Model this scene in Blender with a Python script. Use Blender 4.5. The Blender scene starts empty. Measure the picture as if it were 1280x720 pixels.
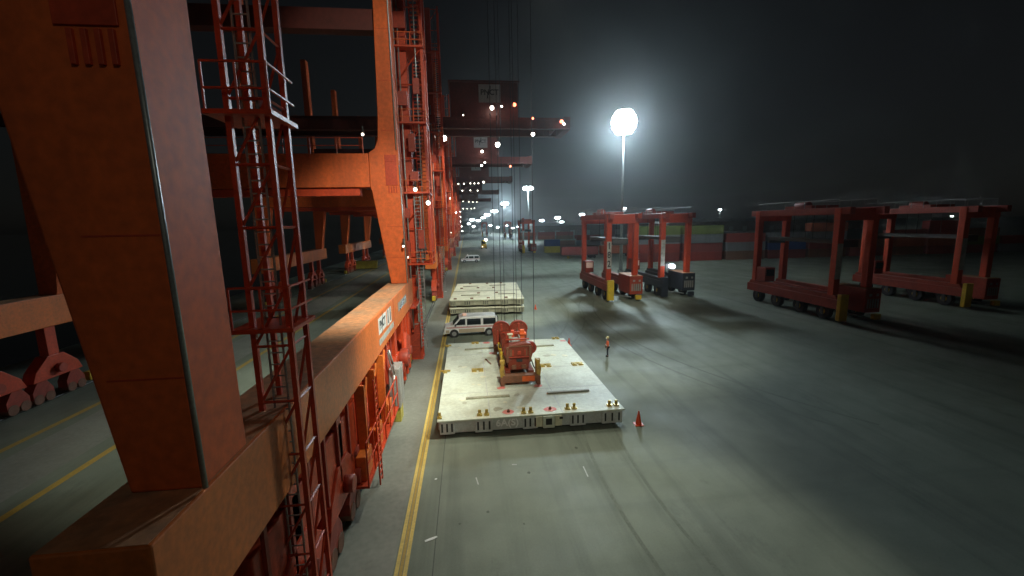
import bpy, bmesh, math, random
from mathutils import Vector, Matrix
random.seed(7)
R = math.radians
S = bpy.context.scene
COL = S.collection

# ------------------------------------------------------------------ camera
F, CX, CY, H = 523.0, 640.0, 360.0, 12.0
YAW, PITCH, ROLL = R(6.0947), R(8.8101), R(1.06)
R0 = Vector((math.cos(YAW), -math.sin(YAW), 0))
FW = Vector((math.sin(YAW)*math.cos(PITCH), math.cos(YAW)*math.cos(PITCH), -math.sin(PITCH)))
U0 = R0.cross(FW)
RT = R0*math.cos(ROLL) - U0*math.sin(ROLL)
UP = R0*math.sin(ROLL) + U0*math.cos(ROLL)
cam = bpy.data.objects.new('camera', bpy.data.cameras.new('camera'))
COL.objects.link(cam)
cam.data.sensor_width = 36.0
cam.data.lens = 36.0*F/1280.0
cam.data.clip_start = 0.2
cam.data.clip_end = 6000
m = Matrix((RT, UP, -FW)).transposed().to_4x4()
m.translation = Vector((0, 0, H))
cam.matrix_world = m
S.camera = cam

def ray(px, py):
    return FW + RT*((px-CX)/F) + UP*((CY-py)/F)
def onz(px, py, z=0.0):
    d = ray(px, py); k = (z-H)/d.z
    return Vector((d.x*k, d.y*k, z))
def ony(px, py, y):
    d = ray(px, py); k = y/d.y
    return Vector((d.x*k, y, H+d.z*k))

# ------------------------------------------------------------------ materials
def mat(name, col, rough=0.5, metal=0.0, dirt=None, amt=0.35, scale=0.6, bump=0.0, fine=0.25, spec=0.5, streak=False):
    m = bpy.data.materials.new(name); m.use_nodes = True
    nt = m.node_tree; N = nt.nodes; L = nt.links
    b = N['Principled BSDF']
    b.inputs['Roughness'].default_value = rough
    b.inputs['Metallic'].default_value = metal
    b.inputs['Specular IOR Level'].default_value = spec
    tc = N.new('ShaderNodeTexCoord')
    geo = N.new('ShaderNodeNewGeometry')
    mp = N.new('ShaderNodeMapping'); mp.inputs['Scale'].default_value = (1, 1, 0.18) if streak else (1, 1, 1)
    L.new(geo.outputs['Position'], mp.inputs['Vector'])
    n1 = N.new('ShaderNodeTexNoise'); n1.inputs['Scale'].default_value = scale; n1.inputs['Detail'].default_value = 7; n1.inputs['Roughness'].default_value = 0.65
    L.new(mp.outputs[0], n1.inputs['Vector'])
    cr = N.new('ShaderNodeValToRGB'); cr.color_ramp.elements[0].position = 0.42; cr.color_ramp.elements[1].position = 0.72
    L.new(n1.outputs['Fac'], cr.inputs['Fac'])
    mul = N.new('ShaderNodeMath'); mul.operation = 'MULTIPLY'; mul.inputs[1].default_value = amt
    L.new(cr.outputs['Color'], mul.inputs[0])
    mx = N.new('ShaderNodeMix'); mx.data_type = 'RGBA'
    mx.inputs['A'].default_value = (*col, 1)
    d = dirt or tuple(c*0.45 for c in col)
    mx.inputs['B'].default_value = (*d, 1)
    L.new(mul.outputs[0], mx.inputs['Factor'])
    n2 = N.new('ShaderNodeTexNoise'); n2.inputs['Scale'].default_value = scale*9; n2.inputs['Detail'].default_value = 4
    L.new(geo.outputs['Position'], n2.inputs['Vector'])
    mr = N.new('ShaderNodeMapRange'); mr.inputs['From Min'].default_value = .3; mr.inputs['From Max'].default_value = .7
    mr.inputs['To Min'].default_value = 1-fine; mr.inputs['To Max'].default_value = 1+fine*.4
    L.new(n2.outputs['Fac'], mr.inputs['Value'])
    vm = N.new('ShaderNodeVectorMath'); vm.operation = 'SCALE'
    L.new(mx.outputs['Result'], vm.inputs[0]); L.new(mr.outputs['Result'], vm.inputs['Scale'])
    L.new(vm.outputs[0], b.inputs['Base Color'])
    if bump:
        bp = N.new('ShaderNodeBump'); bp.inputs['Strength'].default_value = bump; bp.inputs['Distance'].default_value = 0.05
        L.new(n2.outputs['Fac'], bp.inputs['Height']); L.new(bp.outputs[0], b.inputs['Normal'])
    return m

def emit(name, col, strength):
    m = bpy.data.materials.new(name); m.use_nodes = True
    b = m.node_tree.nodes['Principled BSDF']
    b.inputs['Base Color'].default_value = (.6, .6, .6, 1)
    b.inputs['Emission Color'].default_value = (*col, 1)
    b.inputs['Emission Strength'].default_value = strength
    try: m.cycles.emission_sampling = 'NONE'
    except Exception: pass
    return m

M = {}
M['orange'] = mat('orange_paint', (.76, .13, .022), .62, dirt=(.34, .065, .02), amt=.62, scale=.5, fine=.2, bump=.06, streak=True)
M['orange_side'] = mat('orange_paint_sill', (.74, .18, .03), .45, dirt=(.40, .10, .025), amt=.55, scale=.7, fine=.2, bump=.06, streak=True)
M['orange_top'] = mat('pale_orange_top', (.62, .27, .12), .7, dirt=(.33, .23, .15), amt=.9, scale=.5, fine=.3)  # paler mottled orange for upward faces
M['redorange'] = mat('red_orange_paint', (.60, .065, .018), .45, dirt=(.26, .03, .015), amt=.5, scale=.8, fine=.2, streak=True)
M['redpaint'] = mat('weathered_red_paint', (.40, .05, .022), .5, dirt=(.16, .03, .02), amt=.6, scale=.8, fine=.25)
M['girder_night_red'] = mat('weathered_girder_red_night_shade', (.12, .022, .016), .6, dirt=(.05, .014, .01), amt=.6, scale=.3, fine=.2)  # weathered red with the girders' night shade put into its colour
M['sign'] = mat('grey_sign', (.30, .30, .29), .5, amt=.3, scale=1.0)  # sign panel in a lightly mottled mid grey
M['darkred'] = mat('dark_red_paint', (.36, .045, .02), .5, dirt=(.14, .022, .014), amt=.5, scale=.6, fine=.25)
M['spread_red'] = mat('spreader_red_paint', (.215, .036, .016), .45, dirt=(.17, .045, .03), amt=.75, scale=1.6, fine=.35, bump=.15)
M['rust'] = mat('worn_rusty_steel', (.22, .09, .045), .7, dirt=(.10, .05, .03), amt=.7, scale=2.5, fine=.4)
M['steel'] = mat('galvanised_steel', (.42, .43, .42), .42, .6, amt=.4, scale=2, fine=.2)
M['grey'] = mat('grey_cabinet_paint', (.34, .34, .32), .5, dirt=(.24, .15, .11), amt=.5, scale=1.3, fine=.15)
M['darkgrey'] = mat('dark_grey_metal', (.07, .07, .07), .55, amt=.4, scale=2)
M['black'] = mat('black_rubber', (.022, .022, .023), .75, amt=.3, scale=3)
M['cable'] = mat('greased_steel_rope', (.03, .03, .032), .5, .3)
M['yellow'] = mat('yellow_paint', (.68, .46, .03), .5, dirt=(.32, .2, .04), amt=.5, scale=1.5, fine=.2)
M['ochre'] = mat('worn_ochre_paint', (.46, .29, .05), .5, dirt=(.16, .09, .04), amt=.8, scale=3.0, fine=.35)
M['skipyellow'] = mat('faded_yellow_paint', (.5, .42, .06), .55, dirt=(.2, .15, .05), amt=.6, scale=.9, fine=.2)
M['white'] = mat('white_paint', (.80, .80, .78), .35, dirt=(.5, .48, .42), amt=.25, scale=1.2, fine=.06)
M['tan'] = mat('beige_paint', (.47, .38, .27), .4, dirt=(.3, .24, .17), amt=.3, scale=1.5, fine=.08)
M['stripe'] = mat('red_stripe_paint', (.55, .06, .05), .4)
M['hatch'] = mat('hatch_cover_paint', (.62, .66, .55), .55, dirt=(.43, .43, .32), amt=.85, scale=.5, fine=.14)
M['hatch_worn'] = mat('worn_cream_paint', (.76, .75, .58), .55, dirt=(.42, .38, .26), amt=.7, scale=.5, fine=.12)
M['hatch_side'] = mat('hatch_side_paint', (.52, .53, .51), .55, dirt=(.30, .28, .22), amt=.6, scale=1.2, fine=.15)
M['hatch_olive'] = mat('grimy_hatch_side', (.36, .35, .25), .6, dirt=(.13, .12, .08), amt=.8, scale=.7, fine=.2)
M['hatch_stain'] = mat('greasy_stain_on_cover', (.40, .39, .29), .5, dirt=(.55, .55, .44), amt=.9, scale=3, fine=.2)
M['cream'] = mat('cream_paint', (.66, .62, .44), .5, dirt=(.4, .35, .22), amt=.5, scale=2, fine=.1)
M['brass'] = mat('brass_yellow_casting', (.58, .42, .10), .38, .45, dirt=(.22, .15, .04), amt=.6, scale=4, fine=.3)
M['redmark'] = mat('red_spray_paint', (.74, .16, .13), .6, dirt=(.7, .45, .38), amt=.8, scale=3.0, fine=.2)
M['slot'] = mat('dark_recess', (.03, .03, .028), .8)
M['glass'] = mat('dark_window_glass', (.018, .022, .024), .08, 0, amt=.1, scale=1, fine=.02, spec=.8)
M['yline'] = mat('yellow_road_paint', (.72, .52, .13), .6, dirt=(.48, .35, .12), amt=.7, scale=1.4, fine=.2)
M['yline2'] = mat('ochre_road_paint', (.48, .31, .06), .65, dirt=(.33, .22, .07), amt=.6, scale=1.4, fine=.2)
M['wline'] = mat('worn_white_road_paint', (.5, .5, .46), .65, dirt=(.22, .22, .2), amt=.9, scale=2, fine=.2)
M['cone'] = mat('orange_cone_plastic', (.85, .085, .02), .45, amt=.15, scale=3)
M['skin'] = mat('skin', (.45, .25, .17), .5, amt=.1, scale=6, fine=.05)
M['hivis'] = mat('fluorescent_orange_cloth', (.95, .16, .055), .75, dirt=(.6, .09, .03), amt=.3, scale=6, fine=.1)
M['silver'] = mat('reflective_tape', (.75, .76, .7), .3)
M['navy'] = mat('dark_navy_cloth', (.035, .04, .055), .85, amt=.3, scale=6)
M['hat'] = mat('pale_yellow_helmet', (.78, .66, .34), .3, amt=.1, scale=6, fine=.05)
M['logo_ink'] = mat('dark_ink', (.025, .03, .035), .5)
M['paper'] = mat('white_paper', (.85, .85, .82), .7, amt=.1, scale=5)
M['led'] = emit('floodlight_led', (.86, .95, 1.0), 60.0)
M['led_far'] = emit('distant_floodlight', (.86, .96, 1.0), 30.0)
M['lamp'] = emit('crane_lamp', (1.0, .90, .78), 30.0)
M['lamp_dim'] = emit('walkway_lamp', (1.0, .86, .70), 6.0)
M['lamp_red'] = emit('red_beacon', (1.0, .16, .07), 8.0)
M['amber'] = emit('amber_beacon', (1.0, .28, .04), .35)
M['head'] = emit('headlight_lens', (.80, .92, 1.0), 14.0)
M['winlit'] = emit('lit_cab_window', (1.0, .50, .34), .15)
M['tail'] = mat('red_lens', (.5, .02, .02), .2)

# ------------------------------------------------------------------ mesh builder
class MB:
    def __init__(s): s.bm = bmesh.new()
    def box(s, x0, x1, y0, y1, z0, z1, rot=0.0, piv=None):
        vs = [s.bm.verts.new((x, y, z)) for z in (z0, z1) for x, y in ((x0, y0), (x1, y0), (x1, y1), (x0, y1))]
        for f in ((3, 2, 1, 0), (4, 5, 6, 7), (0, 1, 5, 4), (1, 2, 6, 5), (2, 3, 7, 6), (3, 0, 4, 7)):
            s.bm.faces.new([vs[i] for i in f])
        if rot:
            c = Vector(piv or ((x0+x1)/2, (y0+y1)/2, 0))
            bmesh.ops.rotate(s.bm, verts=vs, cent=c, matrix=Matrix.Rotation(rot, 3, 'Z'))
        return s
    def prism(s, poly, axis, a0, a1):
        """poly in the other two axes (x,z for 'y', y,z for 'x', x,y for 'z')."""
        def P(u, v, a):
            return {'y': (u, a, v), 'x': (a, u, v), 'z': (u, v, a)}[axis]
        A = [s.bm.verts.new(P(u, v, a0)) for u, v in poly]
        B = [s.bm.verts.new(P(u, v, a1)) for u, v in poly]
        n = len(poly)
        fs = [s.bm.faces.new(A[::-1]), s.bm.faces.new(B)]
        for i in range(n):
            fs.append(s.bm.faces.new((A[i], A[(i+1) % n], B[(i+1) % n], B[i])))
        bmesh.ops.recalc_face_normals(s.bm, faces=fs)
        return s
    def cyl(s, p0, p1, r, n=10, r1=None, cap=True):
        p0 = Vector(p0); p1 = Vector(p1); d = p1-p0
        q = d.to_track_quat('Z', 'Y').to_matrix()
        r1 = r if r1 is None else r1
        A, B = [], []
        for i in range(n):
            a = 2*math.pi*i/n; o = q @ Vector((math.cos(a), math.sin(a), 0))
            A.append(s.bm.verts.new(p0+o*r)); B.append(s.bm.verts.new(p1+o*r1))
        for i in range(n):
            f = s.bm.faces.new((A[i], A[(i+1) % n], B[(i+1) % n], B[i])); f.smooth = n > 6
        if cap:
            s.bm.faces.new(A[::-1]); s.bm.faces.new(B)
        return s
    def bar(s, p0, p1, w):
        return s.cyl(p0, p1, w*.7, 4)
    def path(s, pts, r, n=6):
        for a, b in zip(pts, pts[1:]): s.cyl(a, b, r, n)
        return s
    def ball(s, c, r, u=12, v=8, sz=1.0):
        g = bmesh.ops.create_uvsphere(s.bm, u_segments=u, v_segments=v, radius=r, matrix=Matrix.Translation(c) @ Matrix.Diagonal((1, 1, sz, 1)))
        for f in {f for vv in g['verts'] for f in vv.link_faces}: f.smooth = True
        return s
    def lathe(s, prof, c=(0, 0, 0), n=16):
        rings = []
        for r, z in prof:
            rings.append([s.bm.verts.new((c[0]+r*math.cos(2*math.pi*i/n), c[1]+r*math.sin(2*math.pi*i/n), c[2]+z)) for i in range(n)])
        for a, b in zip(rings, rings[1:]):
            for i in range(n):
                f = s.bm.faces.new((a[i], a[(i+1) % n], b[(i+1) % n], b[i])); f.smooth = True
        s.bm.faces.new(rings[0][::-1]); s.bm.faces.new(rings[-1])
        return s
    def build(s, name, material, parent=None, bevel=0.0, loc=None, rot=None):
        me = bpy.data.meshes.new(name)
        s.bm.normal_update(); s.bm.to_mesh(me); s.bm.free()
        for mm in (material if isinstance(material, (list, tuple)) else [material]):
            me.materials.append(mm)
        return link(name, me, parent, bevel, loc, rot)

def link(name, me, parent=None, bevel=0.0, loc=None, rot=None):
    o = bpy.data.objects.new(name, me); COL.objects.link(o)
    if parent: o.parent = parent
    if loc is not None: o.location = loc
    if rot is not None: o.rotation_euler = rot
    if bevel:
        b = o.modifiers.new('bevel', 'BEVEL'); b.width = bevel; b.segments = 2; b.limit_method = 'ANGLE'; b.angle_limit = R(40)
        b.harden_normals = False
    return o

def empty(name, loc, label, cat, group=None, rz=0.0, scale=1.0):
    o = bpy.data.objects.new(name, None); COL.objects.link(o)
    o.location = loc; o.rotation_euler = (0, 0, rz); o.scale = (scale,)*3
    o.empty_display_size = .3
    tag(o, label, cat, group)
    return o
def tag(o, label, cat, group=None):
    o['label'] = label; o['category'] = cat
    if group: o['group'] = group
    return o
def struct(o, kind='structure'):
    o['kind'] = kind; return o
def dup(root, loc, label, group=None, rz=None, scale=None):
    kids = {}
    for o in bpy.data.objects:
        if o.parent: kids.setdefault(o.parent.name, []).append(o)
    def cp(o, par):
        c = o.copy(); COL.objects.link(c)
        if par: c.parent = par
        for ch in kids.get(o.name, []): cp(ch, c)
        return c
    r = cp(root, None)
    r.location = loc
    if rz is not None: r.rotation_euler = (0, 0, rz)
    if scale is not None: r.scale = (scale,)*3
    r['label'] = label
    if group: r['group'] = group
    return r
def kid(root, name):
    return [o for o in bpy.data.objects if o.parent == root and o.name.split('.')[0] == name]

def text(name, body, size, material, parent, matrix, extrude=.006, squeeze=1.0):
    cu = bpy.data.curves.new(name, 'FONT'); cu.body = body; cu.size = size; cu.extrude = extrude
    cu.align_x = 'CENTER'; cu.align_y = 'CENTER'; cu.offset = size*.02
    t = bpy.data.objects.new(name, cu); COL.objects.link(t)
    bpy.context.view_layer.update()
    me = bpy.data.meshes.new_from_object(t.evaluated_get(bpy.context.evaluated_depsgraph_get()))
    bpy.data.objects.remove(t); bpy.data.curves.remove(cu)
    me.materials.clear(); me.materials.append(material)
    me.transform(matrix @ Matrix.Diagonal((squeeze, 1, 1, 1)))
    return link(name, me, parent)
def face_matrix(c, right, up):
    r = Vector(right).normalized(); u = Vector(up).normalized(); n = r.cross(u)
    mm = Matrix((r, u, n)).transposed().to_4x4(); mm.translation = Vector(c); return mm

# ------------------------------------------------------------------ ground, water, markings
def ground_material():
    m = bpy.data.materials.new('apron_concrete'); m.use_nodes = True
    nt = m.node_tree; N = nt.nodes; L = nt.links; b = N['Principled BSDF']
    geo = N.new('ShaderNodeNewGeometry')
    def noise(scale, detail=6, sc=(1, 1, 1), rough=.6):
        mp = N.new('ShaderNodeMapping'); mp.inputs['Scale'].default_value = sc
        L.new(geo.outputs['Position'], mp.inputs['Vector'])
        n = N.new('ShaderNodeTexNoise'); n.inputs['Scale'].default_value = scale; n.inputs['Detail'].default_value = detail; n.inputs['Roughness'].default_value = rough
        L.new(mp.outputs[0], n.inputs['Vector']); return n.outputs['Fac']
    def rng(v, a, b_, c, d):
        r = N.new('ShaderNodeMapRange'); r.inputs['From Min'].default_value = a; r.inputs['From Max'].default_value = b_
        r.inputs['To Min'].default_value = c; r.inputs['To Max'].default_value = d; L.new(v, r.inputs['Value']); return r.outputs['Result']
    def mul(a, b_):
        r = N.new('ShaderNodeMath'); r.operation = 'MULTIPLY'; L.new(a, r.inputs[0]); L.new(b_, r.inputs[1]); return r.outputs[0]
    big = rng(noise(.07, 5), .3, .7, .80, 1.16)
    mid = rng(noise(.55, 7), .3, .7, .88, 1.08)
    fine = rng(noise(14, 3), .3, .7, .93, 1.05)
    tyre = rng(noise(.9, 5, (1, .035, 1)), .50, .70, 1.0, .74)     # long tyre scuffs along the lane
    tyre2 = rng(noise(.5, 4, (.05, 1, 1)), .56, .75, 1.0, .86)
    stain = rng(noise(.22, 8, (1, .5, 1), .75), .58, .70, 1.0, .70)
    v = mul(mul(mul(big, mid), mul(fine, tyre)), mul(stain, tyre2))
    vm = N.new('ShaderNodeVectorMath'); vm.operation = 'SCALE'; vm.inputs[0].default_value = (.198, .222, .172)
    L.new(v, vm.inputs['Scale']); L.new(vm.outputs[0], b.inputs['Base Color'])
    L.new(rng(noise(.18, 6), .35, .65, .55, .80), b.inputs['Roughness'])
    b.inputs['Specular IOR Level'].default_value = .3
    bp = N.new('ShaderNodeBump'); bp.inputs['Strength'].default_value = .25; bp.inputs['Distance'].default_value = .02
    L.new(noise(9, 5), bp.inputs['Height']); L.new(bp.outputs[0], b.inputs['Normal'])
    return m
g = MB(); g.box(-42, 2600, -60, 2600, -4, 0)
struct(g.build('ground', ground_material()))
w = MB(); w.box(-2600, -42.02, -60, 2600, -3.6, -2.6)
struct(w.build('water', mat('dark_harbour_water', (.01, .014, .016), .12, amt=.2, scale=.2, bump=.3)))
z1 = .004
def sheet(name, x0, x1, y0, y1, mt, z=z1):
    b = MB(); vs = [b.bm.verts.new(p) for p in ((x0, y0, z), (x1, y0, z), (x1, y1, z), (x0, y1, z))]; b.bm.faces.new(vs)
    return struct(b.build(name, mt))
M['quaystrip'] = mat('pale_quay_concrete', (.235, .24, .20), .6, dirt=(.15, .155, .13), amt=.6, scale=.5, fine=.15)
M['joint'] = mat('dark_joint_filler', (.10, .105, .09), .8, amt=.4, scale=2)
sheet('quay_lane', -5.05, -2.95, -20, 600, M['quaystrip'])
sheet('yellow_line', -2.90, -2.76, -20, 420, M['yline'], z1*2)
sheet('yellow_line', -2.735, -2.62, -20, 420, M['yline2'], z1*2)
sheet('yellow_line', -2.595, -2.45, -20, 420, M['yline'], z1*2)
sheet('pavement_joint', -1.585, -1.545, -20, 300, M['joint'])
sheet('yellow_line', -20.2, -19.8, -20, 300, M['yline2'], z1)
sheet('yellow_line', -26.3, -25.9, -20, 300, M['yline2'], z1)
sheet('pale_lane', -25.0, -21.2, -20, 300, M['quaystrip'], z1)
for xr in (-5.35, -30.3):
    b = MB(); b.box(xr-.04, xr+.04, -20, 600, 0, .05); b.build('crane_rail', M['steel'])['kind'] = 'structure'
    sheet('rail_groove', xr-.22, xr-.05, -20, 600, M['joint'], z1*2); sheet('rail_groove', xr+.05, xr+.22, -20, 600, M['joint'], z1*2)
def stroke(pa, pb, wd, mt=None):
    a, c = onz(*pa), onz(*pb); d = (c-a).normalized(); n = Vector((-d.y, d.x, 0))*wd/2
    b = MB(); b.bm.faces.new([b.bm.verts.new(p+Vector((0, 0, z1*3))) for p in (a-n, c-n, c+n, a+n)])
    struct(b.build('paint_mark', mt or M['wline']))
stroke((729, 583), (735, 596), .06); stroke((595, 597), (598, 606), .06); stroke((640, 581), (646, 581), .08)

M['tyre'] = mat('tyre_rubber_mark', (.158, .176, .138), .75, dirt=(.19, .21, .165), amt=1.0, scale=1.3, fine=.2, spec=.2)
M['oil'] = mat('oil_stain', (.10, .112, .09), .85, dirt=(.18, .2, .155), amt=.9, scale=2.0, fine=.2, spec=.1)
def tyre_mark(cx, cy, rad, a0, a1, wd):
    b = MB(); n = 28; prev = None
    for k in range(n+1):
        a = R(a0+(a1-a0)*k/n); c_, s_ = math.cos(a), math.sin(a)
        cur = (b.bm.verts.new((cx+c_*(rad-wd/2), cy+s_*(rad-wd/2), z1*1.6)), b.bm.verts.new((cx+c_*(rad+wd/2), cy+s_*(rad+wd/2), z1*1.6)))
        if prev: b.bm.faces.new((prev[0], prev[1], cur[1], cur[0]))
        prev = cur
    struct(b.build('tyre_mark', M['tyre']))
for args in ((44, 17, 38.0, 168, 196, .16), (44, 17, 36.1, 166, 197, .16), (-30, 62, 46, -38, 4, .18), (-30, 62, 44, -36, 6, .18), (60, 45, 44, 158, 214, .2), (60, 45, 46, 156, 212, .2), (3, 98, 24, -80, -10, .22), (3, 98, 26.2, -78, -8, .22)):
    tyre_mark(*args)
for px_, py_, r_ in ((661, 591, .09), (610, 640, .07), (720, 560, .10), (575, 655, .06), (655, 655, .05)):
    c_ = onz(px_, py_); b = MB()
    b.bm.faces.new([b.bm.verts.new((c_.x+r_*math.cos(a)*random.uniform(.6, 1.2), c_.y+r_*1.2*math.sin(a)*random.uniform(.6, 1.2), z1*2.2)) for a in [q*math.pi/8 for q in range(16)]])
    struct(b.build('oil_stain', M['oil']))
# litter on the ground
def scrap(cx, cy, sx, sy, rz, label):
    b = MB(); p = [(-.5, -.4), (.1, -.55), (.5, -.2), (.45, .4), (-.1, .5), (-.5, .3)]
    b.prism([(x*sx, y*sy) for x, y in p], 'z', .008, .02)
    o = b.build('paper_scrap', M['paper']); q = onz(cx, cy); o.location = q; o.rotation_euler = (0, 0, rz); tag(o, label, 'litter')
scrap(539, 674, .50, .12, R(22), 'long white scrap of paper on the apron at the bottom of the picture')
scrap(545, 599, .12, .09, R(10), 'tiny white scrap lying right of the yellow line before the hatch cover')
scrap(557, 364.5, .42, .42, .3, 'small pale patch of litter beside the stacked covers at the yellow line')

# ------------------------------------------------------------------ quay cranes
def wheel(mb, x, y, z, r, w, n=16):
    mb.cyl((x-w/2, y, z), (x+w/2, y, z), r, n)
def floodlight(parent, p, r=.25, mt='lamp', hood=True, drop=.12):
    x, y, z = p
    b = MB(); b.box(x-r*1.1, x+r*1.1, y-r*.3, y+r*1.1, z+r*.2, z+r*1.3); b.bar((x, y+r*.6, z+r), (x, y+r*.6, z+r+.5), .08)
    fl = b.build('floodlight', M['darkgrey'], parent)
    b = MB(); b.ball((x, y-r*.2, z), r, 10, 8); b.build('lens', M[mt], fl)
    return fl

LX = 0.0            # local x: 0 = landside rail (world -5.35)
def leg_profile(mirror=False):
    # (x, z) outline measured off the photograph, local to the landside rail
    P = [(-.62, 7.455), (.58, 7.455), (.50, 14.6), (.50, 17.4), (.46, 20), (.40, 28), (.36, 44), (-.58, 44), (-.70, 28),
         (-.86, 20), (-.98, 18.3), (-1.25, 17.7), (-1.7, 17.4), (-1.72, 14.85), (-1.62, 14.6)]
    return [(-25.0-x, z) for x, z in P][::-1] if mirror else P

def crane_core(root, first):
    ys = (-13.9 if first else -12.2, 12.2); yend = -16.0 if first else -14.4
    for sy in ys:
        for mir in (False, True):
            b = MB(); b.prism(leg_profile(mir), 'y', sy-.75, sy+.75)
            lg = b.build('leg', M['orange'], root, .05)
            if first and not mir:
                # access hatch with four hinge lugs, set into the near face at the portal joint
                b = MB(); b.box(-.55, .33, sy-.79, sy-.752, 15.0, 17.25); b.box(-.42, .2, sy-.81, sy-.792, 16.75, 16.83)
                for k in range(4): b.box(-.38+k*.19, -.30+k*.19, sy-.81, sy-.752, 14.45, 14.95)
                b.build('access_panel', M['redorange'], lg, .015)
                for z in (9.5, 11.9, 19.0, 22.5, 26.0):
                    b = MB(); b.box(-.9 if z < 18 and z > 12 else -.68, .53 if z < 15 else .42, sy-.757, sy-.7505, z, z+.03)
                    b.build('weld_seam', M['redorange'], lg)
                for xx, zz0, zz1, rr in ((.36, 17.6, 44, .05), (.64, 7.5, 16.5, .045)):
                    b = MB(); b.cyl((xx, sy-.80, zz0), (xx-(.14 if zz0 < 17 else .05), sy-.80, zz1), rr, 7); b.build('cable_pipe', M['steel'], lg)
        b = MB(); b.box(-23.25, -1.75, sy-.65, sy+.65, 14.9, 17.38)
        bm = b.build('tie_beam', M['orange'], root, .05)
        b = MB(); b.box(-22.4, -2.6, sy-.4, sy+.4, 14.3, 14.85)
        b.build('soffit_strip', M['redorange'], bm)
        b = MB()
        for k in range(12):
            x = -23+k*1.9
            b.cyl((x, sy-.6, 17.4), (x, sy-.6, 18.5), .03, 5)
        for z in (17.95, 18.5): b.cyl((-23, sy-.6, z), (-2.1, sy-.6, z), .028, 5)
        b.build('handrail', M['redorange'], bm)
        # girder support frame
        b = MB(); b.box(-25.2, 0.1, sy-.5, sy+.5, 26.0, 27.4); b.build('upper_beam', M['girder_night_red'], root)
    for x in (0, -25.0):
        b = MB(); b.box(x-1.0, x+.62, yend, 14.4, 5.30, 7.44)
        sill = b.build('sill_beam', M['orange_side'], root, .04)
        b = MB(); b.box(x-.96, x+.56, yend+.04, 14.36, 7.442, 7.453); b.build('sill_top_plate', M['orange_top'], sill)
        b = MB(); b.box(x-.2, x+.2, -12, 12, 30, 31.2); b.build('cross_beam', M['redorange'], root)
    # under-carriage: equaliser beams, bogies and wheels
    for x in (0, -25.0):
        for yc in (-10.8, -6.6, 6.6, 10.8):
            b = MB()
            b.prism([(yc-1.9, 1.6), (yc+1.9, 1.6), (yc+1.6, 2.3), (yc+.6, 3.2), (yc-.6, 3.2), (yc-1.6, 2.3)], 'x', x-.4, x+.4)
            b.box(x-.3, x+.3, yc-.4, yc+.4, 3.0, 5.298)
            bo = b.build('bogie', M['redorange'], root, .03)
            for k in (-1.25, 1.25):
                b = MB(); b.prism([(yc+k-.75, .45), (yc+k+.75, .45), (yc+k+.75, .95), (yc+k+.3, 1.65), (yc+k-.3, 1.65), (yc+k-.75, .95)], 'x', x-.33, x+.33)
                b.build('wheel_frame', M['darkred'], bo, .02)
                b = MB()
                for q in (-.4, .4): b.cyl((x-.36, yc+k+q, .40), (x+.36, yc+k+q, .40), .35, 16)
                b.build('wheel_pair', M['rust'], bo)
            b = MB(); b.cyl((x+.4, yc, 2.2), (x+.75, yc, 2.2), .33, 14); b.build('drive_motor', M['redpaint'], bo)
        b = MB(); b.box(x-.25, x+.25, -14.0, -13.3, .25, .95); b.build('rail_bumper', M['yellow'], root, .03)
        b = MB(); b.box(x-.25, x+.25, 13.3, 14.0, .25, .95); b.build('rail_bumper', M['yellow'], root, .03)
    # two-box girder with rails, landside back-reach
    for sy in (-3.2, 3.2):
        b = MB(); b.box(-70, 24.0, sy-.55, sy+.55, 28.2, 30.0); b.build('boom_girder', M['girder_night_red'], root)
        b = MB()
        for k in range(32): b.cyl((-68+k*2.95, sy-.9, 28.2), (-68+k*2.95, sy-.9, 29.5), .03, 4)
        b.box(-68, 24, sy-1.0, sy-.56, 28.1, 28.18)
        b.cyl((-68, sy-.9, 29.5), (24, sy-.9, 29.5), .03, 4); b.build('girder_walkway', M['girder_night_red'], root)
    b = MB(); b.box(23.0, 24.2, -3.7, 3.7, 28.0, 30.2); b.box(21.6, 21.9, -2.6, 2.6, 28.3, 29.3); b.build('end_carriage', M['girder_night_red'], root)
    # machinery house
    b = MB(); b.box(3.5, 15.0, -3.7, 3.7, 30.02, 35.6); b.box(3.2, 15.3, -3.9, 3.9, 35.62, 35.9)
    mh = b.build('machinery_house', M['girder_night_red'], root)
    b = MB(); b.box(8.3, 12.0, -3.76, -3.703, 32.4, 35.3); sg = b.build('sign_panel', M['sign'], root)
    return mh, sg

def sign_text(sg, matr, s):
    text('lettering', 'PNCT', s, M['logo_ink'], sg, matr, squeeze=.95)
    b = MB()
    mi = matr
    # the tall slanted strokes of the emblem
    for (u0, v0, u1, v1) in ((-.28, -.75, -.18, .2), (.0, -.1, .12, .85)):
        pts = [mi @ Vector((u0*s-.07*s, v0*s, .004)), mi @ Vector((u0*s+.07*s, v0*s, .004)), mi @ Vector((u1*s+.07*s, v1*s, .004)), mi @ Vector((u1*s-.07*s, v1*s, .004))]
        b.bm.faces.new([b.bm.verts.new(p) for p in pts])
    b.build('emblem_stroke', M['logo_ink'], sg)

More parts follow.
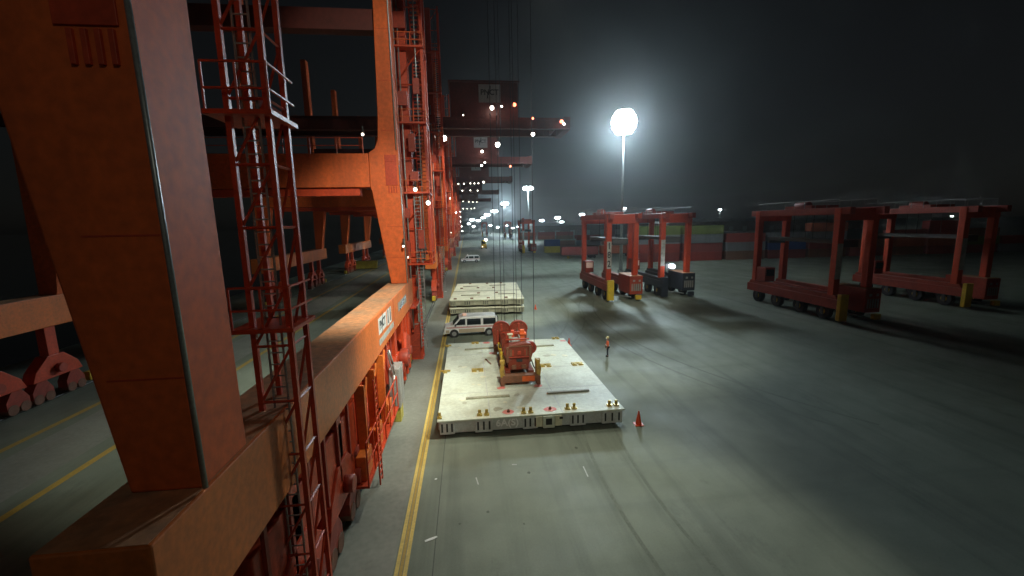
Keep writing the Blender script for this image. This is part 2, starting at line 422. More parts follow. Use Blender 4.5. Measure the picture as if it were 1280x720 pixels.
def stair_tower(root, x0, x1, y0, y1, detail=True):
    # lower lattice cage at the foot
    b = MB(); xa, xb = x0+.05, x0+1.05; ya, yb = y0+.3, y0+1.5
    for x in (xa, xb):
        for y in (ya, yb): b.box(x-.07, x+.07, y-.07, y+.07, .02, 8.6)
    b.box(xa-.1, xb+.1, ya-.1, yb+.1, .0, .12)
    for k in range(8):
        z = .3+k*1.05
        b.bar((xa, ya, z), (xb, ya, z+1.0), .05); b.bar((xb, ya, z), (xb, yb, z+1.0), .05); b.bar((xa, ya, z+1.0), (xb, ya, z+1.0), .06); b.bar((xb, ya, z+1.0), (xb, yb, z+1.0), .06)
    tw = b.build('stair_tower', M['redorange'], root)
    b = MB(); b.box(xa+.08, xb-.08, ya-.02, ya+.02, .15, 3.2); b.build('cage_panel', M['darkred'], tw)
    b = MB(); b.box(xa+.08, xb-.35, yb+.08, yb+.12, 3.0, 8.5); b.build('cage_panel', M['redorange'], tw)
    b = MB(); b.box(xa-.75, xa-.1, ya+.2, ya+.9, 3.6, 5.2); b.build('electric_box', M['redorange'], tw, .03)
    # upper shaft posts
    b = MB()
    for x in (x0, x1):
        for y in (y0, y1): b.box(x-.12, x+.12, y-.12, y+.12, 8.6, 44)
    b.box(x0+.2, x0+1.0, y0+.4, y0+1.0, 8.6, 44)
    for k in range(12):
        z = 8.8+k*2.9
        b.bar((x0, y0, z), (x1, y0, z+2.9) if k % 2 else (x1, y0, z), .07); b.bar((x1, y0, z+2.9), (x0, y0, z+2.9), .08); b.bar((x1, y0, z), (x1, y1, z+2.9), .07)
    b.build('shaft_frame', M['redorange'], tw)
    b = MB(); b.box(x0+.12, x0+.95, y1-.3, y1-.2, 9, 44); b.build('shaft_cladding', M['darkred'], tw)
    for z in (8.6, 14.6, 20.2, 26.0, 31.8, 37.6):
        b = MB(); b.box(x0-.45, x1+.15, y0-.5, y1+.2, z, z+.14); b.build('landing', M['redorange'], tw)
    for z in (8.6, 14.6, 20.2, 26.0, 31.8, 37.6):
        b = MB()
        for zz in (.55, 1.1):
            b.cyl((x0-.4, y0-.45, z+zz), (x1+.1, y0-.45, z+zz), .035, 5); b.cyl((x1+.1, y0-.45, z+zz), (x1+.1, y1+.15, z+zz), .035, 5)
        for q in (0, .33, .66, 1): b.cyl((x0-.4+q*(x1-x0+.5), y0-.45, z), (x0-.4+q*(x1-x0+.5), y0-.45, z+1.1), .035, 5)
        b.build('railing', M['orange'], tw)
    # flights of stairs between the landings, in the right half of the shaft
    b = MB(); zs = (8.74, 14.74, 20.34, 26.14, 31.94, 37.7)
    for i, (za, zb) in enumerate(zip(zs, zs[1:])):
        xl, xr = x1-.95, x1-.2
        for k in range(19):
            t = k/18.0; y = y0+.2+(y1-y0-.4)*(t if i % 2 == 0 else 1-t); z = za+(zb-za)*t
            b.box(xl, xr, y-.14, y+.14, z, z+.05)
        ya_, yb_ = (y0+.2, y1-.2) if i % 2 == 0 else (y1-.2, y0+.2)
        for x in (xl-.03, xr+.03): b.bar((x, ya_, za+.1), (x, yb_, zb), .07)
    b.build('stair_flight', M['redorange'], tw)
    # ladder with hoops
    b = MB()
    lx0, lx1, ly = x0+1.1, x0+1.6, y0-.2
    for x in (lx0, lx1): b.cyl((x, ly, 1.2), (x, ly, 14.4), .04, 6)
    for k in range(44): b.cyl((lx0, ly, 1.4+k*.3), (lx1, ly, 1.4+k*.3), .028, 5)
    b.build('ladder', M['steel'], tw)
    b = MB()
    for x, y, r, za, zb in ((x0+.15, y0-.3, .10, 8.8, 44), (x0+.5, y0-.28, .06, 3, 30), (x1-.5, y0-.25, .05, 9, 44)): b.cyl((x, y, za), (x, y, zb), r, 8)
    b.build('cable_pipe', M['steel'], tw)
    for (x, z, w, h) in ((x0+.1, 21.6, .9, 1.1), (x0+.2, 27.4, .95, 1.2), (x0+.9, 15.6, .7, .8), (x0+1.3, 10.0, .5, 1.6), (x0+.2, 12.6, .5, .8), (x0+.9, 18.0, .55, 1.4), (x0+.1, 9.2, .5, 1.5), (x0+1.5, 22.5, .5, 1.2)):
        b = MB(); b.box(x, x+w, y0-.42, y0-.1, z, z+h); b.box(x+.3, x+w-.1, y0-.43, y0-.421, z+.2, z+h-.25)
        b.build('electric_box', M['redpaint'], tw, .03)
    return tw

# ---- crane A: the one beside the camera (legs 9.8 m and 34.2 m ahead)
crane_group = 'orange quay cranes along the landside rail'
A = empty('quay_crane', (-5.35, 22.0, 0), 'nearest orange quay crane at left, number 11 on its sill beam', 'crane', crane_group)
mhA, sgA = crane_core(A, True)
sign_text(sgA, face_matrix((10.15, -3.77, 34.0), (1, 0, 0), (0, 0, 1)), 1.25)
stair_tower(A, -.0, 2.3, 14.9, 17.3)
# slim ladder cage behind the nearest leg
b = MB()
for x in (.1, .95):
    for y in (-11.4, -10.4): b.box(x-.06, x+.06, y-.06, y+.06, 0, 40)
for k in range(27):
    z = .4+k*1.45
    b.bar((.1, -11.4, z), (.95, -11.4, z+1.45), .05); b.bar((.1, -11.4, z), (.95, -11.4, z), .05); b.bar((.95, -11.4, z), (.95, -10.4, z+1.45), .05); b.bar((.95, -11.4, z), (.95, -10.4, z), .05)
lc = b.build('ladder_cage', M['redorange'], A)
b = MB()
for x in (.35, .7): b.cyl((x, -11.3, .3), (x, -11.3, 39), .03, 6)
for k in range(125): b.cyl((.35, -11.3, .5+k*.3), (.7, -11.3, .5+k*.3), .02, 5)
b.build('ladder', M['steel'], lc)
for z in (9.5, 14.5, 19.5):
    b = MB(); b.box(-.3, 1.15, -11.7, -10.2, z, z+.1)
    for zz in (.55, 1.1): b.cyl((-.25, -11.65, z+zz), (1.1, -11.65, z+zz), .03, 5); b.cyl((1.1, -11.65, z+zz), (1.1, -10.25, z+zz), .03, 5)
    for q in (-.25, .45, 1.1): b.cyl((q, -11.65, z), (q, -11.65, z+1.1), .03, 5)
    b.build('landing', M['redorange'], lc)
sillA = [o for o in kid(A, 'sill_beam')][0]
# number board, emblem board and long name board on the landside face (x = +.62 ... slab face)
fx = .623
def yb(y0, y1, z0, z1, name, mt, t=.012):
    b = MB(); b.box(fx, fx+t, y0, y1, z0, z1); return b.build(name, mt, A)
emb = yb(.0, 2.1, 6.30, 7.15, 'emblem_board', M['white'])
sign_text(emb, face_matrix((fx+.014, 1.05, 6.72), (0, 1, 0), (0, 0, 1)), .66)
for k, yy in enumerate((2.4, 3.12)):
    num = yb(yy, yy+.6, 6.22, 7.15, 'number_board', M['white'])
    text('number', '1', 1.12, M['logo_ink'], num, face_matrix((fx+.014, yy+.28, 6.69), (0, 1, 0), (0, 0, 1)), squeeze=1.3)
nb = yb(.0, 4.4, 5.72, 6.05, 'name_board', M['wline'])
nb2 = yb(6.4, 10.2, 6.2, 6.8, 'safety_board', M['grey'])
b = MB(); b.bar((fx+.02, 7.0, 6.3), (fx+.02, 9.4, 6.7), .1); b.build('slash_mark', M['logo_ink'], nb2)
b = MB(); b.box(fx, fx+.012, 4.6, 4.67, 5.32, 7.42); b.build('weld_seam', M['redorange'], sillA)
# platform, railings, cabinet below the sill
b = MB(); b.box(-.1, 1.05, 12.3, 15.2, 5.2, 5.35); b.box(.3, .5, 12.4, 12.6, 3.2, 5.2); b.box(.3, .5, 14.8, 15.0, 2.6, 5.2)
b.prism([(12.4, 5.19), (14.6, 5.19), (14.6, 3.0)], 'x', .25, .45); b.build('maintenance_platform', M['redorange'], A, .02)
b = MB()
for y in (8.2, 9.6, 11.0): b.box(.42, .60, y-.1, y+.1, .7, 5.29)
b.prism([(7.6, 2.0), (9.8, 1.4), (10.4, 3.4), (8.6, 4.2)], 'x', .45, .75)
b.build('equaliser_bracket', M['redorange'], A, .02)
b = MB(); b.cyl((.42, 7.4, 2.7), (1.0, 7.4, 2.7), .62, 18); b.cyl((.42, 7.4, 2.7), (1.1, 7.4, 2.7), .2, 12); b.build('cable_drum', M['redpaint'], A, .02)
b = MB(); b.box(.45, 1.05, 2.7, 4.2, 1.0, 3.45); cab = b.build('electrical_cabinet', M['grey'], A, .02)
b = MB(); b.box(1.052, 1.066, 2.8, 3.4, 1.1, 3.3); b.box(1.052, 1.066, 3.5, 4.1, 1.1, 3.3); b.build('cabinet_door', M['grey'], cab)
b = MB(); b.box(.5, 1.0, 2.9, 3.8, .0, .95); b.build('cabinet_stand', M['skipyellow'], A, .03)
b = MB()
for y in (-5.5, -4.2, -2.9, -1.6, -.3, 1.0, 2.2):
    b.cyl((.98, y, 1.3), (.98, y, 3.2), .035, 6)
for z in (2.2, 3.2): b.cyl((.98, -5.5, z), (.98, 2.2, z), .035, 6)
b.box(.35, 1.0, -5.5, 2.3, 1.2, 1.3); b.build('service_walkway', M['redorange'], A)
for y in (-4.6, -2.2, .6):
    b = MB(); b.box(.42, .85, y-.55, y+.55, 1.32, 2.4); b.build('motor_housing', M['orange_side'], A, .04)
b = MB()
for y in (-3.6, -3.1): b.cyl((1.0, y, .1), (1.0, y, 5.2), .04, 6)
for k in range(16): b.cyl((1.0, -3.6, .3+k*.3), (1.0, -3.1, .3+k*.3), .028, 5)
b.build('access_ladder', M['redorange'], A)
b = MB(); b.box(-.35, .30, -13.0, 5.0, 2.5, 4.6); eqb = b.build('equaliser_beam', M['redorange'], A, .04)
for k in range(13):
    b = MB(); b.box(.302, .40, -12.6+k*1.4, -12.45+k*1.4, 2.5, 5.28); b.build('stiffener', M['redpaint'], eqb)
b = MB(); b.box(-.30, .22, -6.0, 4.6, .5, 2.48); b.build('rail_guard', M['darkred'], A, .03)
for yy in (-5.0, -3.4, -1.0, 1.4):
    b = MB(); b.cyl((.24, yy, 1.6), (.62, yy, 1.6), .42, 16); b.cyl((.24, yy, 1.6), (.72, yy, 1.6), .14, 10); b.build('gear_cover', M['redpaint'], A, .02)
for yy in (-4.4, -2.4, -.2):
    b = MB(); b.box(.42, .80, yy-.06, yy+.06, 2.4, 5.28); b.bar((.6, yy, 2.6), (.6, yy+1.2, 5.2), .1); b.build('hanger', M['orange_side'], A, .01)
b = MB(); b.path([(.7, 1.9, 4.9), (.85, 2.1, 4.0), (.8, 2.5, 3.2), (.7, 2.6, 1.0)], .07, 7); b.path([(.7, 1.5, 4.9), (.9, 1.6, 3.6), (.75, 1.9, 2.0)], .05, 6); b.build('power_cable', M['steel'], A)
for p, r_ in (((1.3, 14.2, 14.9), .16), ((2.3, 14.3, 13.8), .18), ((.35, 14.2, 9.3), .10), ((.55, 10.9, 10.4), .08), ((-2.0, 11.4, 18.7), .10)):
    floodlight(A, p, r_, 'lamp_dim')

# ---- cranes B.. farther along the rail
B = empty('quay_crane', (-5.35, 79.0, 0), 'second orange quay crane, its dark back girder carrying a white sign', 'crane', crane_group)
mhB, sgB = crane_core(B, False)
sign_text(sgB, face_matrix((10.15, -3.77, 34.0), (1, 0, 0), (0, 0, 1)), 1.25)
stair_tower(B, .1, 2.2, -10.4, -8.4)
Lc = ony(615, 135, 74); floodlight(B, (Lc.x+5.35, Lc.y-79, Lc.z), .30)
C = dup(B, (-5.35, 122.0, 0), 'third orange quay crane along the rail, with a faint pale sign', crane_group)
for (x, y, r_, mt) in ((627, 133, .12, 'lamp'), (643, 131, .30, 'lamp_red'), (705, 155, .16, 'lamp'), (702, 152, .3, 'lamp_red'), (666, 168, .28, 'lamp'), (666, 148, .18, 'lamp_red'), (622, 181, .38, 'lamp'), (555, 173, .42, 'lamp'), (541, 236, .30, 'lamp'),
                   (579, 144, .12, 'lamp_dim')):
    q = ony(x, y, 74); floodlight(B, (q.x+5.35, q.y-79, q.z), r_, mt)
for (x, y, r_, mt) in ((602, 207, .22, 'lamp'), (606, 203, .18, 'lamp'), (638, 208, .25, 'lamp_red'), (546, 300, .22, 'lamp'), (562, 248, .2, 'lamp'), (560, 260, .2, 'lamp'), (570, 266, .16, 'lamp'), (564, 291, .15, 'lamp_dim')):
    q = ony(x, y, 114); floodlight(C, (q.x+5.35, q.y-122, q.z), r_, mt)
D = dup(C, (-5.35, 171.0, 0), 'fourth orange quay crane along the rail, two rows of small lamps under its girder', crane_group)
for o in list(kid(D, 'floodlight')):
    for c in [c for c in bpy.data.objects if c.parent == o]: bpy.data.objects.remove(c)
    bpy.data.objects.remove(o)
E = dup(D, (-5.35, 237.0, 0), 'fifth orange quay crane along the rail, seen behind the lamp rows', crane_group)
G = dup(D, (-5.35, 312.0, 0), 'farthest orange quay crane at the end of the rail', crane_group)
for xs, y, Rr, cr_, yc in (((573, 580, 588, 593, 598), 229.5, .26, D, 166), ((578, 588, 597), 238, .24, D, 166), ((604.5,), 228, .42, D, 166),
                       ((579, 586, 591, 596), 252, .25, E, 230), ((579, 584, 589, 593), 260.5, .25, E, 230),
                       ((575, 575.5, 576, 577, 578), 265, .3, G, 305)):
    for i, x in enumerate(xs):
        q = ony(x, y+(i*6 if cr_ is G else random.uniform(-.6, .6)), yc); floodlight(cr_, (q.x+5.35, q.y-cr_.location.y, q.z), Rr, 'lamp_dim' if cr_ is not G else 'lamp')

# ------------------------------------------------------------------ hatch covers
def hatch_cover(root, x0, x1, y0, y1, z0, z1, side, detail):
    b = MB(); b.box(x0, x1, y0, y1, z1-.10, z1); b.build('deck_plate', M['hatch' if detail else 'hatch_worn'], root, .02)
    s = .12
    b = MB(); b.box(x0+s, x1-s, y0+s, y1-s, z0, z1-.105); b.build('cover_body', M[side], root)
    w = x1-x0
    for fa, fb in ((.012, .088), (.195, .285), (.445, .525), (.70, .785), (.875, .988)):
        xa = x0+fa*w; xb = x0+fb*w
        b = MB(); b.box(xa, xb, y0+.02, y0+s, z0-.04, z1-.12)
        pk = b.build('lashing_pocket', M[side], root, .015)
        b = MB()
        for k in range(3): b.box(xa+(k+.5)*(xb-xa)/3-.05, xa+(k+.5)*(xb-xa)/3+.05, y0+.012, y0+.02, z0+.1, z1-.2)
        b.build('slot', M['slot'], pk)
    for xx in (x0+.5, x1-.9):
        for yy in (y0+.9, y1-1.1):
            b = MB(); b.box(xx, xx+.4, yy, yy+.4, z0-.30, z0-.002); b.build('support_block', M['darkgrey'], root)
    # raised longitudinal stiffeners on the flanks
    b = MB()
    n = 9
    for k in range(n):
        yy = y0+s+.4+k*(y1-y0-1.0)/(n-1)
        b.box(x1-s, x1-.02, yy-.05, yy+.05, z0+.02, z1-.13); b.box(x0+.02, x0+s, yy-.05, yy+.05, z0+.02, z1-.13)
    b.build('flank_rib', M[side], root)

HZ = 1.1
Hc = empty('hatch_cover', (3.4, 30.0, 0), 'large pale ship hatch cover lying on the apron with red machine parked on it', 'hatch cover')
def hl(px, py, z=HZ): q = onz(px, py, z); return Vector((q.x-3.4, q.y-30.0, q.z))
x0, x1, y0, y1 = -1.98-3.4, 8.92-3.4, 22.36-30, 37.9-30
hatch_cover(Hc, x0, x1, y0, y1, .30, HZ, 'hatch_side', True)
# centre socket in the near edge
cx_ = hl(687, 520).x
for (a, c_, nm, mt) in ((-.75, -.36, 'guide_block', 'cream'), (.36, .78, 'guide_block', 'cream')):
    b = MB(); b.box(cx_+a, cx_+c_, y0-.05, y0+.11, .36, HZ-.11); b.build(nm, M[mt], Hc, .02)
b = MB(); b.box(cx_-.34, cx_+.34, y0-.08, y0+.11, .28, HZ-.105); so = b.build('centre_socket', M['hatch'], Hc, .02)
b = MB(); b.box(cx_-.18, cx_+.18, y0-.09, y0-.082, .48, .86); b.build('slot', M['slot'], so)
b = MB(); b.box(cx_+.62, cx_+.82, y0-.07, y0-.052, .78, .9); b.build('slot', M['slot'], so)
text('lettering', '6A(S)', .56, M['white'], Hc, face_matrix((x0+.364*(x1-x0), y0+.105, .68), (1, 0, 0), (0, 0, 1)), .012, 1.05)
# container sockets: pairs of brass castings with upright lugs
def socket(px, py, s=1.0, single=False, pad=True, kind=0):
    p = hl(px, py)
    if pad:
        b = MB(); b.prism([(p.x+.55*s*math.cos(a)*random.uniform(.85, 1.1), p.y+.42*s*math.sin(a)*random.uniform(.8, 1.15)) for a in [k*math.pi/7 for k in range(14)]], 'z', HZ+.002, HZ+.007)
        b.build('worn_patch', M['hatch_worn'], Hc)
    b = MB()
    for dx in ((-.24, .24) if not single else (0,)):
        b.box(p.x+(dx-.17)*s, p.x+(dx+.17)*s, p.y-.16*s, p.y+.16*s, HZ+.001, HZ+.09)
        b.box(p.x+(dx-.10)*s, p.x+(dx+.10)*s, p.y-.02, p.y+.08*s, HZ+.09, HZ+(.34 if kind == 0 else .16))
        b.cyl((p.x+dx*s, p.y-.1*s, HZ+.09), (p.x+dx*s, p.y-.1*s, HZ+.15), .07*s, 8)
    if kind: b.box(p.x-.42*s, p.x+.42*s, p.y+.20*s, p.y+.34*s, HZ+.001, HZ+.12)
    b.build('container_socket', M['brass'], Hc, .012)
for p in ((604, 519), (659, 516), (713.5, 511), (766, 507)): socket(*p, .85)
socket(549.5, 523, .8, True, False)
for p in ((597, 464), (682, 458), (722, 456)): socket(*p, 1.05, kind=1)
socket(556.5, 466, .9, True, False, 1)
for p in ((594, 429.5), (694.5, 423.5), (559.5, 433.5)): socket(*p, .8, p[0] < 570, p[0] > 570, 1)
def redspot(px, py, r, lug=True):
    p = hl(px, py); b = MB()
    b.prism([(p.x+r*math.cos(a)*random.uniform(.88, 1.08), p.y+r*.85*math.sin(a)*random.uniform(.85, 1.1)) for a in [k*math.pi/10 for k in range(20)]], 'z', HZ+.003, HZ+.008)
    o = b.build('red_paint_patch', M['redmark'], Hc)
    if lug:
        b = MB(); b.cyl((p.x, p.y, HZ), (p.x, p.y, HZ+.16), .1, 8, .06); b.build('lug', M['rust'], o)
redspot(635.5, 515, .36); redspot(687.5, 511.5, .38); redspot(626.5, 485, .30, False); redspot(672.5, 482, .30, False); redspot(616, 441.5, .35, False); redspot(608, 428.5, .35, False); redspot(703.5, 426, .3, False)
def deckbar(pa, pb, w=.09, h=.10):
    a, c = hl(*pa), hl(*pb); d = (c-a).normalized(); n = Vector((-d.y, d.x, 0))*w
    b = MB(); q = [a-n, c-n, c+n, a+n]
    b.prism([(v.x, v.y) for v in q], 'z', HZ, HZ+h); b.build('deck_bar', M['rust'] if w < .08 else M['hatch_olive'], Hc)
deckbar((582.5, 499), (637, 495.5), .1); deckbar((684, 492), (736, 488.5), .1); deckbar((581, 437.5), (618, 435), .1); deckbar((668, 433.5), (692, 432), .1); deckbar((607, 449), (613.5, 455.5), .05, .05)
# lap seams across the deck plate
b = MB()
for k in (.24, .5, .76): b.box(x0+.02, x1-.02, y0+k*(y1-y0), y0+k*(y1-y0)+.05, HZ+.0005, HZ+.006)
for xx in (-2.4, 1.8): b.box(xx, xx+.05, y0+.02, y1-.02, HZ+.0008, HZ+.0075)
b.build('plate_seam', M['hatch_side'], Hc)
# scattered worn patches and marks
for k in range(30):
    px_, py_ = random.uniform(x0+.5, x1-.5), random.uniform(y0+.4, y1-.5); r_ = random.uniform(.05, .34)
    b = MB(); b.prism([(px_+r_*math.cos(a)*random.uniform(.6, 1.3), py_+r_*math.sin(a)*random.uniform(.5, 1.2)) for a in [q*math.pi/5 for q in range(10)]], 'z', HZ+.001, HZ+.0092+k*.0001)
    b.build('worn_patch', M['hatch_worn' if k % 3 else 'hatch_stain'], Hc)

stack_g = 'stacked pale hatch covers behind the van'
for i, (z0_, z1_, dy, lab) in enumerate(((.34, 1.05, 0, 'lower grimy hatch cover of the stack behind the white van'), (1.36, 2.12, .5, 'upper cream hatch cover of the stack, its sunlit-looking deck facing up behind the van'))):
    lab = lab.replace('sunlit-looking deck facing up', 'bright floodlit deck showing')
    st = empty('hatch_cover', (2.85, 62.3, 0), lab, 'hatch cover', stack_g, R(-3.0))
    sx0, sx1, sy0, sy1 = -4.95, 4.95, -8.0+dy*.3, 8.0-dy
    hatch_cover(st, sx0, sx1, sy0, sy1, z0_, z1_, 'hatch_olive', False)
    if i == 1:
        b = MB(); b.box(sx0+.02, sx1-.02, -.9, -.6, z1_, z1_+.03); b.build('panel_joint', M['hatch_olive'], st)
        for (ax, ay, wd) in ((-3.6, -4.6, 2.6), (1.6, -4.2, 2.4), (-3.8, 3.8, 2.4), (.4, 4.4, 2.6)):
            b = MB(); b.box(ax, ax+wd, ay, ay+.22, z1_, z1_+.1); b.build('deck_bar', M['hatch_olive'], st)
        for (ax, ay) in ((-4.2, -7.2), (-2.0, -7.1), (.2, -7.1), (2.6, -7.0), (-1.2, -2.9), (-3.9, 1.9), (-1.4, 2.1), (1.0, 2.0), (-2.8, 6.9), (0, 6.9), (2.3, 6.9), (1.4, -2.8)):
            b = MB(); b.box(ax-.2, ax+.2, ay-.12, ay+.12, z1_, z1_+.14); b.build('container_socket', M['rust'], st)

# ------------------------------------------------------------------ container spreader on the near cover
SP = empty('container_spreader', (3.35, 30.6, HZ), 'red container spreader with sheaves and hoist ropes resting on the pale hatch cover', 'spreader')
def spart(mb, name, mt, par=None, bev=.02): return mb.build(name, mt, par or SP, bev)
# main telescopic frame
b = MB()
b.box(-1.0, -.62, -3.2, 3.4, .35, .85); b.box(.62, 1.0, -3.2, 3.4, .35, .85); b.box(-1.0, 1.0, -.5, .5, .4, .8)
spart(b, 'main_frame', M['spread_red'])
for yy, nm in ((-3.5, 'end_beam'), (3.55, 'end_beam')):
    b = MB(); b.box(-1.22, 1.22, yy-.28, yy+.28, .22, .72)
    eb = spart(b, nm, M['rust'])
    b = MB(); b.box(.1, .95, yy-.292, yy-.282, .30, .66); spart(b, 'orange_plate', M['orange'], eb, 0)
    for sx in (-1, 1):
        b = MB(); b.box(sx*1.22-.14, sx*1.22+.14, yy-.3, yy+.3, .02, .62); cn = spart(b, 'twistlock_housing', M['rust'], SP, .02)
        b = MB()
        y2 = yy-.1 if yy < 0 else yy
        b.prism([(sx*1.08, .55), (sx*1.34, .5), (sx*1.42, 1.1), (sx*1.28, 1.72), (sx*1.08, 1.80), (sx*1.12, 1.2)][::sx], 'y', y2-.1, y2+.12)
        b.cyl((sx*1.05, y2+.2, 1.6), (sx*1.38, y2+.2, 1.6), .17, 12); b.box(sx*1.15-.07, sx*1.15+.07, y2+.1, y2+.5, .6, 1.5)
        spart(b, 'guide_flipper', M['ochre'] if yy < 0 else M['rust'])
# near head plate: bolted red box with shoulders
for yy, sc in ((-2.75, 1.0),):
    b = MB(); P = [(-.70, .75), (.70, .75), (.74, 1.2), (.92, 1.6), (1.0, 1.9), (1.05, 2.3), (.85, 2.62), (.6, 2.68), (-.62, 2.55), (-.98, 2.35), (-1.02, 1.95), (-.78, 1.3)]
    b.prism(P, 'y', yy, yy+.7); hp = spart(b, 'head_plate', M['spread_red'], SP, .04)
    b = MB(); b.box(-.16, .26, yy-.03, yy-.002, 1.34, 1.56); spart(b, 'lock_recess', M['slot'], hp, 0)
    b = MB()
    for xx in (-.55, .5): b.box(xx-.1, xx+.1, yy-.05, yy-.002, 1.75, 2.25)
    b.box(-.7, .75, yy-.04, yy-.002, 2.42, 2.5)
    for k in range(7): b.cyl((-.55+k*.18, yy-.03, 1.0), (-.55+k*.18, yy, 1.0), .035, 6)
    spart(b, 'stiffener', M['rust'], hp, .01)
    for (ax, bx_, az, bz, dp, mt_, nm_) in ((-.86, -.70, 1.35, 2.45, .14, 'rust', 'side_flange'), (.72, .88, 1.35, 2.5, .14, 'rust', 'side_flange'), (-.72, .74, 1.66, 1.72, .12, 'darkred', 'cross_flange'), (-.5, -.2, .85, 1.15, .16, 'rust', 'clamp'), (.2, .5, .85, 1.15, .16, 'rust', 'clamp'), (-.08, .16, 1.86, 2.12, .07, 'redpaint', 'cover_plate')):
        b = MB(); b.box(ax, bx_, yy-dp, yy-.002, az, bz); spart(b, nm_, M[mt_], hp, .015)
    b = MB(); b.box(-.45, -.34, yy-.055, yy-.051, 1.78, 2.22); spart(b, 'slot', M['darkred'], hp, 0)
    b = MB(); b.box(.40, .51, yy-.055, yy-.051, 1.78, 2.22); spart(b, 'slot', M['darkred'], hp, 0)
    b = MB(); b.cyl((.88, yy+.25, 2.22), (.88, yy+.6, 2.22), .44, 20); b.cyl((.88, yy+.15, 2.22), (.88, yy+.65, 2.22), .16, 12); spart(b, 'side_sheave', M['darkred'])
# far head: two big sheave housings side by side
for sx, xx in ((-1, -.78), (1, .62)):
    b = MB(); P = [(xx+.72*math.cos(a), 2.42+.68*math.sin(a)) for a in [R(k) for k in range(-10, 200, 14)]] + [(xx-.62, 1.2), (xx+.62, 1.2)]
    b.prism(P, 'y', 2.2, 2.62); sh = spart(b, 'sheave_housing', M['spread_red'], SP, .03)
    b = MB(); b.cyl((xx, 2.62, 2.42), (xx, 2.95, 2.42), .6, 22); b.cyl((xx, 2.1, 2.42), (xx, 3.0, 2.42), .16, 12); spart(b, 'sheave_wheel', M['rust'], sh, 0)
    b = MB()
    for k in range(8): b.cyl((xx+.5*math.cos(k*.785), 2.16, 2.42+.5*math.sin(k*.785)), (xx+.5*math.cos(k*.785), 2.2, 2.42+.5*math.sin(k*.785)), .05, 6)
    spart(b, 'bolt_ring', M['darkred'], sh, 0)
    b = MB()
    for k in range(13):
        a0_, a1_ = R(-5+k*15), R(10+k*15)
        b.bar((xx+.70*math.cos(a0_), 2.17, 2.42+.66*math.sin(a0_)), (xx+.70*math.cos(a1_), 2.17, 2.42+.66*math.sin(a1_)), .07)
    spart(b, 'rope_guard', M['darkred'], sh, 0)
    b = MB(); b.box(xx-.08, xx+.08, 1.95, 2.2, 1.3, 2.9); b.box(xx-.35, xx-.25, 2.0, 2.2, 1.3, 2.4); spart(b, 'web_plate', M['darkred'], sh, .01)
for (ax, ay, az, bx_, by_, bz, mt_, nm_) in ((-.55, 1.0, 1.36, -.3, 1.8, 2.3, 'redpaint', 'bracket'), (.2, 1.0, 1.36, .75, 1.7, 1.9, 'rust', 'gearbox'), (-.15, .7, 1.36, .1, .95, 2.7, 'redorange', 'post'), (.55, -.9, 1.36, .9, -.4, 2.2, 'redpaint', 'bracket'),
        (-.9, -2.2, .9, -.6, -1.7, 1.9, 'rust', 'bracket'), (-.45, -1.6, 1.36, .2, -.9, 1.75, 'darkgrey', 'junction_box'), (.3, -1.7, 1.36, .6, -1.2, 2.35, 'cream', 'lamp_box')):
    b = MB(); b.box(ax, bx_, ay, by_, az, bz); spart(b, nm_, M[mt_], SP, .03)
for (ya_, za_) in ((-2.0, 2.75), (.9, 2.5), (1.6, 2.2)):
    b = MB(); b.cyl((-.85, ya_, za_), (.85, ya_, za_), .06, 8); spart(b, 'cross_tube', M['redpaint'], SP, 0)
b = MB(); b.box(-.95, .95, -2.0, 2.3, 1.0, 1.35); b.box(-.85, .85, -1.9, 2.2, .82, 1.0); hb = spart(b, 'headblock', M['spread_red'])
b = MB(); b.prism([(-.95, 1.35), (-.5, 1.35), (-.62, 2.5), (-.95, 2.2)], 'y', -.2, 2.2); b.prism([(-.86, 1.35), (-.52, 1.35), (-.6, 1.9), (-.8, 1.9)], 'y', -1.9, -.25); spart(b, 'side_girder', M['spread_red'])
b = MB(); b.box(-.25, .3, -.6, .4, 1.36, 2.25); b.cyl((-.1, -.62, 2.0), (-.1, .2, 2.0), .2, 14); b.box(.32, .42, -.4, .2, 1.4, 2.5); spart(b, 'hydraulic_unit', M['grey'])
b = MB(); b.box(.5, .82, .1, .5, 1.36, 2.85); b.box(.45, .95, .0, .6, 2.5, 2.62); spart(b, 'mast_post', M['orange'])
b = MB(); b.cyl((-.3, 0, 2.28), (-.3, 0, 2.6), .12, 10); b.box(-.5, -.1, -.2, .2, 2.56, 2.64); spart(b, 'work_lamp', M['cream'])
b = MB()
for (pa, pb) in (((-1.0, -2.0, 1.2), (-1.12, -3.3, .9)), ((1.0, -2.0, 1.2), (1.12, -3.3, .9)), ((-1.0, -1.2, 1.3), (-1.1, .8, 1.6)), ((.95, -1.8, 1.3), (1.05, 1.6, 1.5))): b.path([pa, tuple((Vector(pa)+Vector(pb))/2-Vector((0, 0, .12))), pb], .05, 6)
spart(b, 'hydraulic_hose', M['black'], SP, 0)
b = MB()
for k in range(5): b.box(-1.12, -.97, -1.7+k*.8, -1.45+k*.8, .9, 1.5)
spart(b, 'valve_box', M['yellow'])
for (x, y, z) in ((-1.2, 2.75, 2.45), (-.7, 2.75, 2.9), (-.42, 2.8, 2.4), (.35, 2.8, 2.5), (.55, 2.75, 2.9), (1.0, 2.75, 2.6), (1.12, -2.65, 2.1)):
    top = (x*.96+(.05 if x > 0 else -.05), y+.2, 30.0-HZ)
    b = MB(); b.cyl((x, y, z), top, .02, 6); b.build('hoist_rope', M['cable'], SP)

